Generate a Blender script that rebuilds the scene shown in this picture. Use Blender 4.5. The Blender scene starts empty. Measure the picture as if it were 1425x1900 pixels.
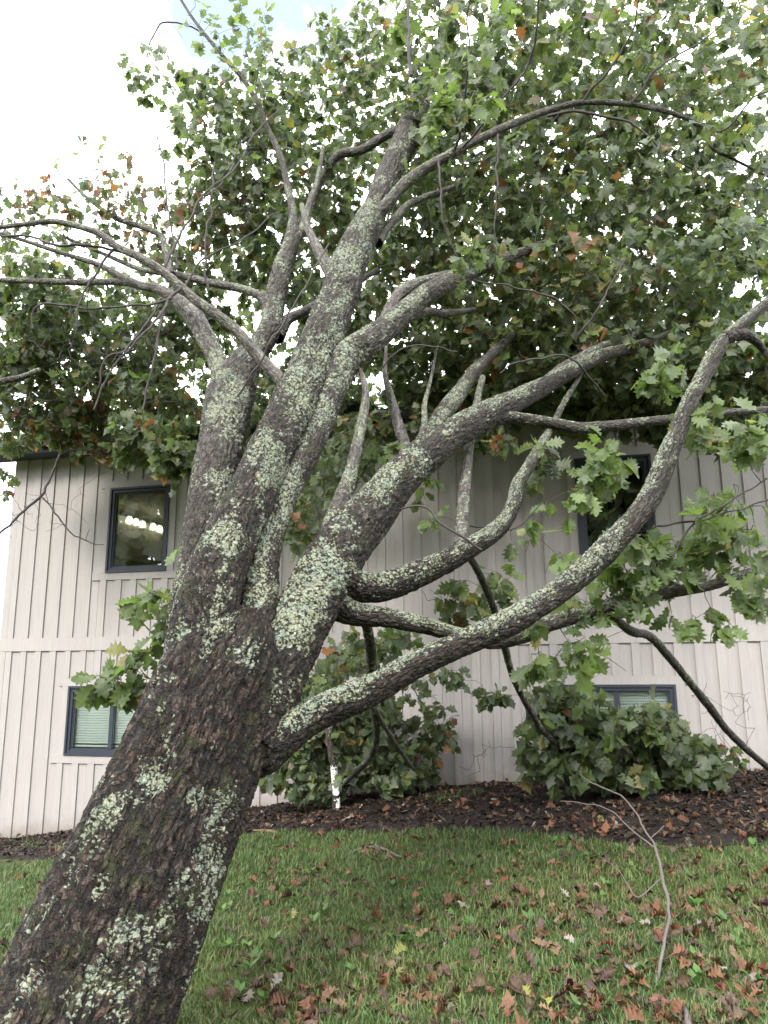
import bpy, math, random
import numpy as np
from mathutils import Vector, Matrix

R = math.radians
rng = np.random.default_rng(7)
random.seed(7)
scene = bpy.context.scene
COL = scene.collection

# ------------------------------------------------------------------ camera
FPX, CW, CH = 1425.0, 1425.0, 1900.0
CAM = np.array([0.0, 0.0, 1.6])
PITCH, ROLL = R(11.613), R(-0.411)
cp, sp, cr, sr = math.cos(PITCH), math.sin(PITCH), math.cos(ROLL), math.sin(ROLL)
FWD = np.array([0, cp, sp]); UP0 = np.array([0, -sp, cp]); RT0 = np.array([1.0, 0, 0])
RT = cr * RT0 + sr * UP0
UP = cr * UP0 - sr * RT0
cam_d = bpy.data.cameras.new('camera')
cam_d.sensor_fit = 'VERTICAL'; cam_d.sensor_height = 24.0; cam_d.lens = 24.0 * FPX / CH
cam_d.clip_start = 0.05; cam_d.clip_end = 3000
cam = bpy.data.objects.new('camera', cam_d); COL.objects.link(cam)
m = Matrix.Identity(4)
for i in range(3):
    m[i][0], m[i][1], m[i][2], m[i][3] = RT[i], UP[i], -FWD[i], CAM[i]
cam.matrix_world = m
scene.camera = cam

def ray(px, py):
    d = FWD + RT * ((px - CW / 2) / FPX) - UP * ((py - CH / 2) / FPX)
    return d / d[1]
def at(px, py, Y):
    """world point seen at photo position px,py at distance Y in front of the camera"""
    return CAM + ray(px, py) * Y
def axial(p):
    return float((np.asarray(p) - CAM) @ FWD)
def pix(p):
    q = np.asarray(p) - CAM
    d = q @ FWD
    return np.stack([CW / 2 + FPX * (q @ RT) / d, CH / 2 - FPX * (q @ UP) / d, d], -1)

# ------------------------------------------------------------------ world, sun, exposure
SUN_EL, SUN_AZ = R(38), R(212)          # azimuth clockwise from +Y
world = bpy.data.worlds.new('World'); scene.world = world; world.use_nodes = True
nt = world.node_tree; nt.nodes.clear()
def wn(t, **k):
    n = nt.nodes.new(t)
    for a, b in k.items(): setattr(n, a, b)
    return n
wout = wn('ShaderNodeOutputWorld'); bg = wn('ShaderNodeBackground'); bg.inputs[1].default_value = 0.1
sky = wn('ShaderNodeTexSky', sky_type='NISHITA', sun_disc=False, sun_elevation=SUN_EL, sun_rotation=SUN_AZ)
tc = wn('ShaderNodeTexCoord')
n1 = wn('ShaderNodeTexNoise'); n1.inputs['Scale'].default_value = 2.6; n1.inputs['Detail'].default_value = 7; n1.inputs['Roughness'].default_value = 0.55
n2 = wn('ShaderNodeTexNoise'); n2.inputs['Scale'].default_value = 5.0; n2.inputs['Detail'].default_value = 5
gapdir = ray(500, -10); gapdir = gapdir / np.linalg.norm(gapdir)
dot = wn('ShaderNodeVectorMath', operation='DOT_PRODUCT'); dot.inputs[1].default_value = tuple(gapdir)
gap = wn('ShaderNodeMapRange'); gap.inputs[1].default_value = 0.988; gap.inputs[2].default_value = 1.0; gap.inputs[3].default_value = 0.0; gap.inputs[4].default_value = 0.33
sub = wn('ShaderNodeMath', operation='SUBTRACT')
mr = wn('ShaderNodeMapRange'); mr.inputs[1].default_value = 0.22; mr.inputs[2].default_value = 0.40; mr.inputs[3].default_value = 0.10
cm = wn('ShaderNodeMapRange'); cm.inputs[1].default_value = 0.3; cm.inputs[2].default_value = 0.7; cm.inputs[3].default_value = 16.0; cm.inputs[4].default_value = 21.0
comb = wn('ShaderNodeVectorMath', operation='MULTIPLY'); comb.inputs[0].default_value = (0.985, 1.0, 1.03)
skym = wn('ShaderNodeVectorMath', operation='SCALE'); skym.inputs['Scale'].default_value = 1.6
mix = wn('ShaderNodeMix', data_type='RGBA')
L = nt.links.new
L(tc.outputs['Generated'], n1.inputs['Vector']); L(tc.outputs['Generated'], n2.inputs['Vector'])
L(tc.outputs['Generated'], dot.inputs[0]); L(dot.outputs['Value'], gap.inputs[0])
L(n1.outputs['Fac'], sub.inputs[0]); L(gap.outputs[0], sub.inputs[1]); L(sub.outputs[0], mr.inputs[0])
L(n2.outputs['Fac'], cm.inputs[0]); L(cm.outputs[0], comb.inputs[1])
L(sky.outputs[0], skym.inputs[0])
L(mr.outputs[0], mix.inputs['Factor']); L(skym.outputs[0], mix.inputs[6]); L(comb.outputs[0], mix.inputs[7])
L(mix.outputs[2], bg.inputs[0]); L(bg.outputs[0], wout.inputs[0])

sun_d = bpy.data.lights.new('sun', 'SUN'); sun_d.energy = 1.5; sun_d.angle = R(14); sun_d.color = (1, .96, .9)
sun = bpy.data.objects.new('sun', sun_d); COL.objects.link(sun)
S = Vector((math.sin(SUN_AZ) * math.cos(SUN_EL), math.cos(SUN_AZ) * math.cos(SUN_EL), math.sin(SUN_EL)))
sun.rotation_euler = S.to_track_quat('Z', 'Y').to_euler()
scene.view_settings.view_transform = 'Standard'; scene.view_settings.look = 'None'
scene.view_settings.gamma = 1; scene.view_settings.use_curve_mapping = False
scene.view_settings.exposure = 1.55
scene.render.engine = 'CYCLES'
cy = scene.cycles
cy.use_denoising = True; cy.max_bounces = 10; cy.diffuse_bounces = 7; cy.glossy_bounces = 3
cy.transmission_bounces = 4; cy.transparent_max_bounces = 8
cy.sample_clamp_indirect = 6

# ------------------------------------------------------------------ numpy noise
def _h(ix, iy, iz, seed):
    h = (ix.astype(np.int64) * 374761393 + iy.astype(np.int64) * 668265263 + iz.astype(np.int64) * 2147483647 + seed * 1274126177) & 0xffffffff
    h = ((h ^ (h >> 13)) * 1274126177) & 0xffffffff
    h = ((h ^ (h >> 16)) * 2246822519) & 0xffffffff
    return ((h ^ (h >> 15)) & 0xffffff) / float(0xffffff)
def vnoise(p, seed=0):
    i = np.floor(p).astype(np.int64); f = p - i; f = f * f * f * (f * (f * 6 - 15) + 10)
    r = 0
    for dx in (0, 1):
        wx = f[:, 0] if dx else 1 - f[:, 0]
        for dy in (0, 1):
            wy = f[:, 1] if dy else 1 - f[:, 1]
            for dz in (0, 1):
                wz = f[:, 2] if dz else 1 - f[:, 2]
                r = r + wx * wy * wz * _h(i[:, 0] + dx, i[:, 1] + dy, i[:, 2] + dz, seed)
    return r
def fbm(p, seed=0, o=3):
    r = 0; a = 1; t = 0
    for k in range(o):
        r = r + a * vnoise(p * 2 ** k + 17.3 * k, seed + k); t += a; a *= .5
    return r / t
def worley(p, seed=0):
    i = np.floor(p).astype(np.int64)
    f1 = np.full(len(p), 9.0); f2 = np.full(len(p), 9.0); cid = np.zeros(len(p))
    for dx in (-1, 0, 1):
        for dy in (-1, 0, 1):
            for dz in (-1, 0, 1):
                c = i + np.array([dx, dy, dz])
                q = c + np.stack([_h(c[:, 0], c[:, 1], c[:, 2], seed + k) for k in (1, 2, 3)], 1)
                d = np.sqrt(((q - p) ** 2).sum(1))
                near = d < f1
                f2 = np.where(near, f1, np.minimum(f2, d))
                cid = np.where(near, _h(c[:, 0], c[:, 1], c[:, 2], seed + 9), cid)
                f1 = np.where(near, d, f1)
    return f1, f2, cid
def sstep(a, b, x):
    t = np.clip((x - a) / (b - a), 0, 1); return t * t * (3 - 2 * t)

# ------------------------------------------------------------------ mesh helpers
def link(name, me, parent=None, mat=None):
    o = bpy.data.objects.new(name, me); COL.objects.link(o)
    if mat is not None and me is not None and len(me.materials) == 0: me.materials.append(mat)
    if parent is not None: o.parent = parent
    return o
def mesh_np(name, V, F, smooth=False, attrs=None):
    """V (n,3); F (m,3) or (m,4) index array, or list of such arrays"""
    Fs = F if isinstance(F, list) else [F]
    Fs = [np.asarray(f) for f in Fs if len(f)]
    me = bpy.data.meshes.new(name)
    me.vertices.add(len(V)); me.vertices.foreach_set('co', np.asarray(V, np.float32).ravel())
    tot = sum(f.size for f in Fs); npoly = sum(len(f) for f in Fs)
    me.loops.add(tot); me.loops.foreach_set('vertex_index', np.concatenate([f.ravel() for f in Fs]).astype(np.int32))
    sizes = np.concatenate([np.full(len(f), f.shape[1]) for f in Fs])
    starts = np.concatenate([[0], np.cumsum(sizes)[:-1]])
    me.polygons.add(npoly); me.polygons.foreach_set('loop_start', starts.astype(np.int32))
    me.polygons.foreach_set('use_smooth', np.full(npoly, smooth))
    for k, (typ, data) in (attrs or {}).items():
        a = me.attributes.new(k, typ, 'POINT')
        a.data.foreach_set({'FLOAT': 'value', 'FLOAT_VECTOR': 'vector', 'FLOAT_COLOR': 'color'}[typ], np.asarray(data, np.float32).ravel())
    me.update(calc_edges=True); me.validate()
    return me
BOXF = np.array([[0, 3, 2, 1], [4, 5, 6, 7], [0, 1, 5, 4], [1, 2, 6, 5], [2, 3, 7, 6], [3, 0, 4, 7]])
def boxes_mesh(name, bx, jit=0.0):
    """bx list of (x0,x1,y0,y1,z0,z1)"""
    V = []; F = []
    for k, (x0, x1, y0, y1, z0, z1) in enumerate(bx):
        V += [(x0, y0, z0), (x1, y0, z0), (x1, y1, z0), (x0, y1, z0), (x0, y0, z1), (x1, y0, z1), (x1, y1, z1), (x0, y1, z1)]
        F.append(BOXF + 8 * k)
    return mesh_np(name, np.array(V, float), np.concatenate(F))
def tag(o, label=None, cat=None, group=None, kind=None):
    if label: o['label'] = label
    if cat: o['category'] = cat
    if group: o['group'] = group
    if kind: o['kind'] = kind
    return o
def empty(name, loc=(0, 0, 0), rz=0):
    o = bpy.data.objects.new(name, None); COL.objects.link(o); o.location = loc; o.rotation_euler = (0, 0, rz)
    o.empty_display_size = .2
    return o

# ------------------------------------------------------------------ materials
def mat(name):
    M = bpy.data.materials.new(name); M.use_nodes = True
    T = M.node_tree; T.nodes.clear()
    o = T.nodes.new('ShaderNodeOutputMaterial')
    return M, T, o
class NB:
    def __init__(s, T): s.T = T
    def n(s, t, ins=None, **k):
        x = s.T.nodes.new(t)
        for a, b in k.items(): setattr(x, a, b)
        for a, b in (ins or {}).items():
            if hasattr(b, 'links') or isinstance(b, bpy.types.NodeSocket): s.T.links.new(b, x.inputs[a])
            else: x.inputs[a].default_value = b
        return x
    def math(s, op, a, b=0.0, clamp=False):
        return s.n('ShaderNodeMath', {0: a, 1: b}, operation=op, use_clamp=clamp).outputs[0]
    def mix(s, f, a, b, blend='MIX'):
        x = s.n('ShaderNodeMix', data_type='RGBA', blend_type=blend)
        for i, v in ((0, f), (6, a), (7, b)):
            if isinstance(v, bpy.types.NodeSocket): s.T.links.new(v, x.inputs[i])
            else: x.inputs[i].default_value = (*v, 1) if isinstance(v, tuple) and len(v) == 3 else v
        return x.outputs[2]
    def rng(s, v, a, b, c=0.0, d=1.0, smooth=True):
        x = s.n('ShaderNodeMapRange', {0: v, 1: a, 2: b, 3: c, 4: d}); x.interpolation_type = 'SMOOTHSTEP' if smooth else 'LINEAR'
        return x.outputs[0]
    def noise(s, vec, scale, det=3, rough=.55, dist=0.0):
        return s.n('ShaderNodeTexNoise', {'Vector': vec, 'Scale': scale, 'Detail': det, 'Roughness': rough, 'Distortion': dist}).outputs['Fac']

def plain(name, col, rough=.6, var=.0, scale=8.0, bump=0.0, spec=.4, metal=0.0, stretch=(1, 1, 1)):
    M, T, o = mat(name); b = NB(T)
    p = b.n('ShaderNodeBsdfPrincipled', {'Roughness': rough, 'Specular IOR Level': spec, 'Metallic': metal})
    tcn = b.n('ShaderNodeTexCoord'); mp = b.n('ShaderNodeMapping', {'Vector': tcn.outputs['Object'], 'Scale': stretch})
    nz = b.noise(mp.outputs[0], scale, 4)
    lo = tuple(c * (1 - var) for c in col); hi = tuple(min(1, c * (1 + var)) for c in col)
    T.links.new(b.mix(nz, lo, hi), p.inputs['Base Color'])
    if bump:
        bm = b.n('ShaderNodeBump', {'Strength': bump, 'Distance': .01, 'Height': nz}); T.links.new(bm.outputs[0], p.inputs['Normal'])
    T.links.new(p.outputs[0], o.inputs[0])
    return M

def bark_material():
    M, T, o = mat('oak_bark'); b = NB(T)
    co = b.n('ShaderNodeAttribute', attribute_name='bark').outputs['Vector']
    ridge = b.n('ShaderNodeAttribute', attribute_name='ridge').outputs['Fac']
    lich = b.n('ShaderNodeAttribute', attribute_name='lichen').outputs['Fac']
    age = b.n('ShaderNodeAttribute', attribute_name='age').outputs['Fac']
    stretch = b.n('ShaderNodeMapping', {'Vector': co, 'Scale': (1, 1, .35)}).outputs[0]
    nfine = b.noise(stretch, 95, 5, .65)
    nmid = b.noise(stretch, 28, 5, .6, .6)
    nbig = b.noise(co, 5.0, 4, .6)
    vor = b.n('ShaderNodeTexVoronoi', {'Vector': stretch, 'Scale': 60.0}, feature='F1').outputs['Distance']
    # dark furrows between grey-brown plates, each plate with its own tone; young bark greyer and paler
    w0 = b.n('ShaderNodeTexNoise', {'Vector': co, 'Scale': 13.0, 'Detail': 4.0, 'Roughness': .6})
    w1 = b.n('ShaderNodeVectorMath', {0: w0.outputs['Color'], 1: (.5, .5, .5)}, operation='SUBTRACT').outputs[0]
    w1 = b.n('ShaderNodeVectorMath', {0: w1, 'Scale': .075}, operation='SCALE').outputs[0]
    wc = b.n('ShaderNodeVectorMath', {0: co, 1: w1}, operation='ADD').outputs[0]
    s1 = b.n('ShaderNodeMapping', {'Vector': wc, 'Scale': (1, 1, .36)}).outputs[0]
    s2 = b.n('ShaderNodeMapping', {'Vector': wc, 'Scale': (1, 1, .62)}).outputs[0]
    e1 = b.n('ShaderNodeTexVoronoi', {'Vector': s1, 'Scale': 21.0}, feature='DISTANCE_TO_EDGE').outputs['Distance']
    e2 = b.n('ShaderNodeTexVoronoi', {'Vector': s2, 'Scale': 52.0}, feature='DISTANCE_TO_EDGE').outputs['Distance']
    pr = b.n('ShaderNodeSeparateColor', {0: b.n('ShaderNodeTexVoronoi', {'Vector': s2, 'Scale': 52.0}).outputs['Color']}).outputs[0]
    fur1 = b.rng(b.math('ADD', e1, b.math('MULTIPLY', b.math('SUBTRACT', nfine, .5), .10)), .015, .17)
    fur2 = b.rng(b.math('ADD', e2, b.math('MULTIPLY', b.math('SUBTRACT', nfine, .5), .12)), .0, .16)
    plate = b.mix(b.rng(b.math('ADD', b.math('MULTIPLY', pr, .6), b.math('MULTIPLY', nfine, .5)), .25, .85), (.015, .0095, .007), (.062, .045, .034))
    plate = b.mix(b.rng(nbig, .45, .72), plate, b.mix(1.0, plate, (.95, .66, .50), 'MULTIPLY'))
    deep = b.math('MULTIPLY', b.rng(fur1, .0, 1.0), b.rng(fur2, -.5, 1.0))
    deep = b.math('MULTIPLY', deep, b.rng(ridge, -.6, .8))
    old = b.mix(deep, (.006, .0042, .0032), plate)
    young = b.mix(b.rng(nmid, .3, .7), (.055, .048, .043), (.19, .175, .158))
    young = b.mix(b.rng(b.noise(co, 14, 4), .56, .7), young, (.26, .26, .235))
    young = b.mix(b.math('MULTIPLY', b.rng(ridge, .6, .0), .6), young, (.03, .025, .022))
    base = b.mix(age, young, old)
    # moss
    moss = b.math('MULTIPLY', b.rng(b.noise(co, 6.0, 4, .65), .52, .66), b.rng(nmid, .3, .6))
    base = b.mix(b.math('MULTIPLY', moss, b.math('MULTIPLY', age, .7)), base, (.030, .036, .010))
    # lichen: clusters of small ragged rosettes
    wob = b.n('ShaderNodeTexNoise', {'Vector': co, 'Scale': 55.0, 'Detail': 3.0})
    wv = b.n('ShaderNodeVectorMath', {0: wob.outputs['Color'], 1: (.5, .5, .5)}, operation='SUBTRACT').outputs[0]
    wv = b.n('ShaderNodeVectorMath', {0: wv, 'Scale': .024}, operation='SCALE').outputs[0]
    cw = b.n('ShaderNodeVectorMath', {0: co, 1: wv}, operation='ADD').outputs[0]
    fl2 = b.noise(cw, 130, 3, .6)
    dens = b.math('ADD', lich, b.math('MULTIPLY', b.math('SUBTRACT', b.noise(co, 20, 3), .5), 1.3))
    def rosette(scale, k):
        v = b.n('ShaderNodeTexVoronoi', {'Vector': cw, 'Scale': scale})
        rnd = b.n('ShaderNodeSeparateColor', {0: v.outputs['Color']}).outputs[0]
        on = b.rng(b.math('SUBTRACT', b.math('MULTIPLY', dens, k), rnd), -.04, .05)
        edge = b.math('ADD', v.outputs['Distance'], b.math('MULTIPLY', b.math('SUBTRACT', fl2, .5), .8))
        return b.math('MULTIPLY', on, b.rng(edge, .60, .36)), rnd
    m1, r1 = rosette(33.0, .72)
    m2, r2 = rosette(72.0, .90)
    lmask = b.math('MAXIMUM', m1, m2)
    lcol = b.mix(b.rng(b.noise(co, 9, 2), .44, .58), (.285, .31, .205), (.235, .285, .225))
    lcol = b.mix(b.rng(r2, .5, .9), lcol, (.36, .375, .31))
    lcol = b.mix(b.rng(fl2, .35, .65), b.mix(.5, lcol, (.13, .15, .09)), lcol)
    col = b.mix(b.math('MULTIPLY', lmask, .92), base, lcol)
    p = b.n('ShaderNodeBsdfPrincipled', {'Base Color': col, 'Specular IOR Level': .22})
    T.links.new(b.rng(lmask, 0, 1, .62, .9), p.inputs['Roughness'])
    hgt = b.math('ADD', b.math('ADD', b.math('MULTIPLY', nfine, .35), b.math('MULTIPLY', nmid, .3)), b.math('MULTIPLY', lmask, b.math('ADD', .20, b.math('MULTIPLY', fl2, .4))))
    rel = b.math('ADD', b.math('MULTIPLY', fur1, .9), b.math('MULTIPLY', fur2, .5))
    hgt = b.math('ADD', hgt, b.math('MULTIPLY', rel, b.math('ADD', .25, b.math('MULTIPLY', age, .75))))
    bm = b.n('ShaderNodeBump', {'Strength': .85, 'Distance': .014, 'Height': hgt})
    T.links.new(bm.outputs[0], p.inputs['Normal'])
    T.links.new(p.outputs[0], o.inputs[0])
    return M

def leaf_material(name, trans=.3, rough=.42, spec=.45, under_col=(.13, .15, .105), uf=.55, blot=.35, vein=.35):
    M, T, o = mat(name); b = NB(T)
    c = b.n('ShaderNodeAttribute', attribute_name='leafcol').outputs['Color']
    lv = b.n('ShaderNodeSeparateXYZ', {0: b.n('ShaderNodeAttribute', attribute_name='leafpos').outputs['Vector']})
    ax = b.math('ABSOLUTE', lv.outputs[0]); ly = lv.outputs[1]
    lp = b.n('ShaderNodeAttribute', attribute_name='leafpos').outputs['Vector']
    nz = b.noise(lp, 14, 4, .65); nb = b.noise(lp, 3.2, 3)
    c = b.mix(b.math('MULTIPLY', b.rng(nz, .35, .75), blot), c, b.mix(.6, c, (.02, .016, .006)))
    c = b.mix(b.math('MULTIPLY', b.rng(nb, .45, .75), blot), c, b.mix(.5, c, (.20, .17, .05)))
    side = b.math('ABSOLUTE', b.math('SINE', b.math('MULTIPLY', b.math('SUBTRACT', ly, b.math('MULTIPLY', ax, .75)), 19.0)))
    vn = b.math('MAXIMUM', b.rng(ax, .028, .008), b.math('MULTIPLY', b.rng(side, .16, .03), .6))
    c = b.mix(b.math('MULTIPLY', vn, vein), c, b.mix(.55, c, (.26, .25, .13)))
    geo = b.n('ShaderNodeNewGeometry')
    under = b.mix(uf, c, under_col)
    c2 = b.mix(geo.outputs['Backfacing'], c, under)
    p = b.n('ShaderNodeBsdfPrincipled', {'Base Color': c2, 'Roughness': rough, 'Specular IOR Level': spec})
    tr = b.n('ShaderNodeBsdfTranslucent', {'Color': b.mix(.5, c, b.mix(1.0, c, (1.9, 2.0, .9), 'MULTIPLY'))})
    bmp = b.n('ShaderNodeBump', {'Strength': .5, 'Distance': .006, 'Height': b.math('SUBTRACT', nz, b.math('MULTIPLY', vn, .6))}); T.links.new(bmp.outputs[0], p.inputs['Normal'])
    mx = b.n('ShaderNodeMixShader', {0: trans}); T.links.new(p.outputs[0], mx.inputs[1]); T.links.new(tr.outputs[0], mx.inputs[2])
    T.links.new(mx.outputs[0], o.inputs[0])
    return M

def siding_material(name='painted_siding', col=(.365, .338, .325)):
    M, T, o = mat(name); b = NB(T)
    tcn = b.n('ShaderNodeTexCoord').outputs['Object']
    oi = b.n('ShaderNodeObjectInfo').outputs['Random']
    off = b.n('ShaderNodeCombineXYZ', {0: b.math('MULTIPLY', oi, 7.0), 1: 0.0, 2: b.math('MULTIPLY', oi, 13.0)}).outputs[0]
    vv = b.n('ShaderNodeVectorMath', {0: tcn, 1: off}, operation='ADD').outputs[0]
    grain = b.noise(b.n('ShaderNodeMapping', {'Vector': vv, 'Scale': (22, 22, .9)}).outputs[0], 2.2, 5, .65, .4)
    blot = b.noise(vv, 2.2, 4, .6)
    c = b.mix(b.rng(grain, .25, .8), tuple(x * .90 for x in col), tuple(min(1, x * 1.05) for x in col))
    c = b.mix(b.math('MULTIPLY', b.rng(blot, .5, .8), .35), c, (.31, .285, .275))
    c = b.mix(b.math('MULTIPLY', oi, .16), c, (.29, .27, .27))
    knots = b.n('ShaderNodeTexVoronoi', {'Vector': b.n('ShaderNodeMapping', {'Vector': vv, 'Scale': (2.2, 2.2, 1.1)}).outputs[0], 'Scale': 1.6}).outputs['Distance']
    c = b.mix(b.math('MULTIPLY', b.math('SUBTRACT', 1.0, b.rng(knots, .015, .05)), .6), c, (.30, .25, .22))
    xyz = b.n('ShaderNodeSeparateXYZ', {0: tcn})
    basez = b.rng(xyz.outputs[0], -5.9, 2.7, -.80, .27, False)
    dirt = b.math('ADD', b.math('SUBTRACT', xyz.outputs[2], basez), b.math('MULTIPLY', b.math('SUBTRACT', b.noise(tcn, 5, 5, .7), .5), .5))
    c = b.mix(b.math('MULTIPLY', b.rng(dirt, .34, .0), .55), c, (.17, .13, .10))
    streak = b.noise(b.n('ShaderNodeMapping', {'Vector': tcn, 'Scale': (9, 9, .5)}).outputs[0], 1.0, 4, .6)
    c = b.mix(b.math('MULTIPLY', b.rng(streak, .55, .75), .28), c, (.24, .225, .21))
    p = b.n('ShaderNodeBsdfPrincipled', {'Base Color': c, 'Roughness': .7, 'Specular IOR Level': .25})
    bm = b.n('ShaderNodeBump', {'Strength': .35, 'Distance': .004, 'Height': grain}); T.links.new(bm.outputs[0], p.inputs['Normal'])
    T.links.new(p.outputs[0], o.inputs[0])
    return M

def glass_material(name, tint=(.9, .97, .95), refl=.09):
    M, T, o = mat(name); b = NB(T)
    tr = b.n('ShaderNodeBsdfTransparent', {'Color': (*tint, 1)}); gl = b.n('ShaderNodeBsdfGlossy', {'Color': (1, 1, 1, 1), 'Roughness': .01})
    lw = b.n('ShaderNodeFresnel', {'IOR': 1.55}).outputs[0]
    f = b.math('ADD', lw, refl, True)
    nz = b.noise(b.n('ShaderNodeTexCoord').outputs['Object'], 1.3, 1)
    bm = b.n('ShaderNodeBump', {'Strength': .12, 'Distance': .02, 'Height': nz}); T.links.new(bm.outputs[0], gl.inputs['Normal'])
    mx = b.n('ShaderNodeMixShader', {0: f}); T.links.new(tr.outputs[0], mx.inputs[1]); T.links.new(gl.outputs[0], mx.inputs[2])
    T.links.new(mx.outputs[0], o.inputs[0])
    return M

def emit(name, col, s):
    M, T, o = mat(name); e = T.nodes.new('ShaderNodeEmission'); e.inputs[0].default_value = (*col, 1); e.inputs[1].default_value = s
    T.links.new(e.outputs[0], o.inputs[0]); return M

def ground_material():
    M, T, o = mat('lawn_soil'); b = NB(T)
    w = b.n('ShaderNodeTexCoord').outputs['Object']
    n = b.noise(w, 14, 5); n_ = b.noise(w, 1.2, 4)
    c = b.mix(b.rng(n, .3, .7), (.022, .024, .010), (.055, .065, .022))
    c = b.mix(b.rng(n_, .35, .7), c, (.05, .07, .02))
    p = b.n('ShaderNodeBsdfPrincipled', {'Base Color': c, 'Roughness': .95, 'Specular IOR Level': .1})
    bm = b.n('ShaderNodeBump', {'Strength': .8, 'Distance': .03, 'Height': n}); T.links.new(bm.outputs[0], p.inputs['Normal'])
    T.links.new(p.outputs[0], o.inputs[0]); return M
def mulch_material():
    M, T, o = mat('dark_mulch'); b = NB(T)
    w = b.n('ShaderNodeTexCoord').outputs['Object']
    n = b.noise(w, 60, 5, .7); v = b.n('ShaderNodeTexVoronoi', {'Vector': w, 'Scale': 45.0}).outputs['Color']
    c = b.mix(b.rng(n, .3, .75), (.008, .0055, .005), (.034, .022, .017))
    c = b.mix(.3, c, b.mix(1.0, v, (.06, .045, .04), 'MULTIPLY'))
    p = b.n('ShaderNodeBsdfPrincipled', {'Base Color': c, 'Roughness': .85, 'Specular IOR Level': .25})
    bm = b.n('ShaderNodeBump', {'Strength': 1.0, 'Distance': .03, 'Height': n}); T.links.new(bm.outputs[0], p.inputs['Normal'])
    T.links.new(p.outputs[0], o.inputs[0]); return M
def vcol_material(name, rough=.6, trans=.0, spec=.3):
    M, T, o = mat(name); b = NB(T)
    c = b.n('ShaderNodeAttribute', attribute_name='leafcol').outputs['Color']
    p = b.n('ShaderNodeBsdfPrincipled', {'Base Color': c, 'Roughness': rough, 'Specular IOR Level': spec})
    if trans:
        tr = b.n('ShaderNodeBsdfTranslucent', {'Color': c}); mx = b.n('ShaderNodeMixShader', {0: trans})
        T.links.new(p.outputs[0], mx.inputs[1]); T.links.new(tr.outputs[0], mx.inputs[2]); T.links.new(mx.outputs[0], o.inputs[0])
    else: T.links.new(p.outputs[0], o.inputs[0])
    return M

BARK = bark_material()
LEAF = leaf_material('oak_leaf', .50, .36, .6, (.205, .235, .17), .62, .30, .45)
DRYLEAF = leaf_material('dry_oak_leaf', .10, .55, .3, (.16, .11, .08), .25, .75, .30)
GRASSM = vcol_material('grass_blade', .5, .3, .35)
CHIPM = vcol_material('mulch_chip', .7, 0, .3)
SIDING = siding_material()
FRAMEM = plain('navy_window_frame', (.030, .036, .052), .42, .15, 6, 0, .45)
FASCIAM = plain('navy_fascia', (.022, .027, .042), .5, .2, 5, .1)
SOFFITM = plain('navy_soffit', (.05, .055, .07), .7, .1)
ROOFM = plain('roof_shingle', (.045, .043, .045), .9, .35, 30, .5)
GLASS = glass_material('window_glass', (.80, .86, .85), .07)
GLASSG = glass_material('tinted_window_glass', (.95, .985, .97), .0)
BLINDM = plain('white_blind', (.78, .80, .79), .55, .03)
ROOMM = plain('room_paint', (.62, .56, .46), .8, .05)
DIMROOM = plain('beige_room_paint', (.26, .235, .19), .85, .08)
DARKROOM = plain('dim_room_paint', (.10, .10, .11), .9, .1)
CHROME = plain('brushed_metal', (.45, .44, .42), .3, .05, 4, 0, .5, 1.0)
BULB = emit('lit_bulb', (1, .90, .72), 5.0)
WRAPM = plain('white_tree_wrap', (.78, .77, .75), .6, .03, 20, .05)
BLUEGL = plain('blue_glass', (.10, .30, .46), .25, .2, 10, 0, .6)
STICKM = plain('grey_stick_bark', (.105, .092, .082), .8, .5, 25, .5, .3, 0, (1, 1, .4))
BROWNSTICK = plain('brown_stick_bark', (.060, .040, .030), .75, .4, 25, .5)
TWIGM = plain('dark_twig', (.035, .028, .026), .7, .35, 12)

# ------------------------------------------------------------------ terrain
WALL_YAW = R(12.53); WD0 = 10.5
E_S = np.array([math.cos(WALL_YAW), -math.sin(WALL_YAW)])
E_N = np.array([-math.sin(WALL_YAW), -math.cos(WALL_YAW)])       # toward the camera
def wall_dist(x, y):      # metres in front of the wall face
    return (x * E_N[0] + (y - WD0) * E_N[1])
def ground_z(x, y):
    x = np.clip(np.asarray(x, float), -14, 14); y = np.asarray(y, float)
    far = np.interp(x, [-14, -5.75, -4.6, 0.6, 2.6, 4.6, 14], [-1.5, -.80, -.66, .10, .27, .38, .8])
    near = .085 * x + .0
    t = sstep(4.5, 10.0, y + .22 * x)
    return near * (1 - t) + far * t
def ground_hit(px, py):
    r = ray(px, py); Y = 5.0
    for _ in range(60):
        x = CAM[0] + r[0] * Y; g = float(ground_z(x, Y)); Yn = (g - CAM[2]) / r[2]
        Y = .5 * Y + .5 * min(max(Yn, 1.0), 60)
    p = CAM + r * Y
    return p
def axis_grid(c, fine, half, out):
    a = np.arange(c - half, c + half + 1e-6, fine)
    g = [half + fine]; 
    while g[-1] < out: g.append(g[-1] * 1.35)
    g = np.array(g)
    return np.concatenate([c - g[::-1], a, c + g])
gx = axis_grid(0, .15, 9, 900); gy = axis_grid(6, .15, 7, 900)
GX, GY = np.meshgrid(gx, gy)
gp = np.stack([GX.ravel(), GY.ravel(), np.zeros(GX.size)], 1)
gz = ground_z(gp[:, 0], gp[:, 1]) + (fbm(gp * 1.3, 3) - .5) * .05
V = np.stack([gp[:, 0], gp[:, 1], gz], 1)
nx, ny = len(gx), len(gy)
idx = np.arange(nx * ny).reshape(ny, nx)
F = np.stack([idx[:-1, :-1], idx[:-1, 1:], idx[1:, 1:], idx[1:, :-1]], -1).reshape(-1, 4)
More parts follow.
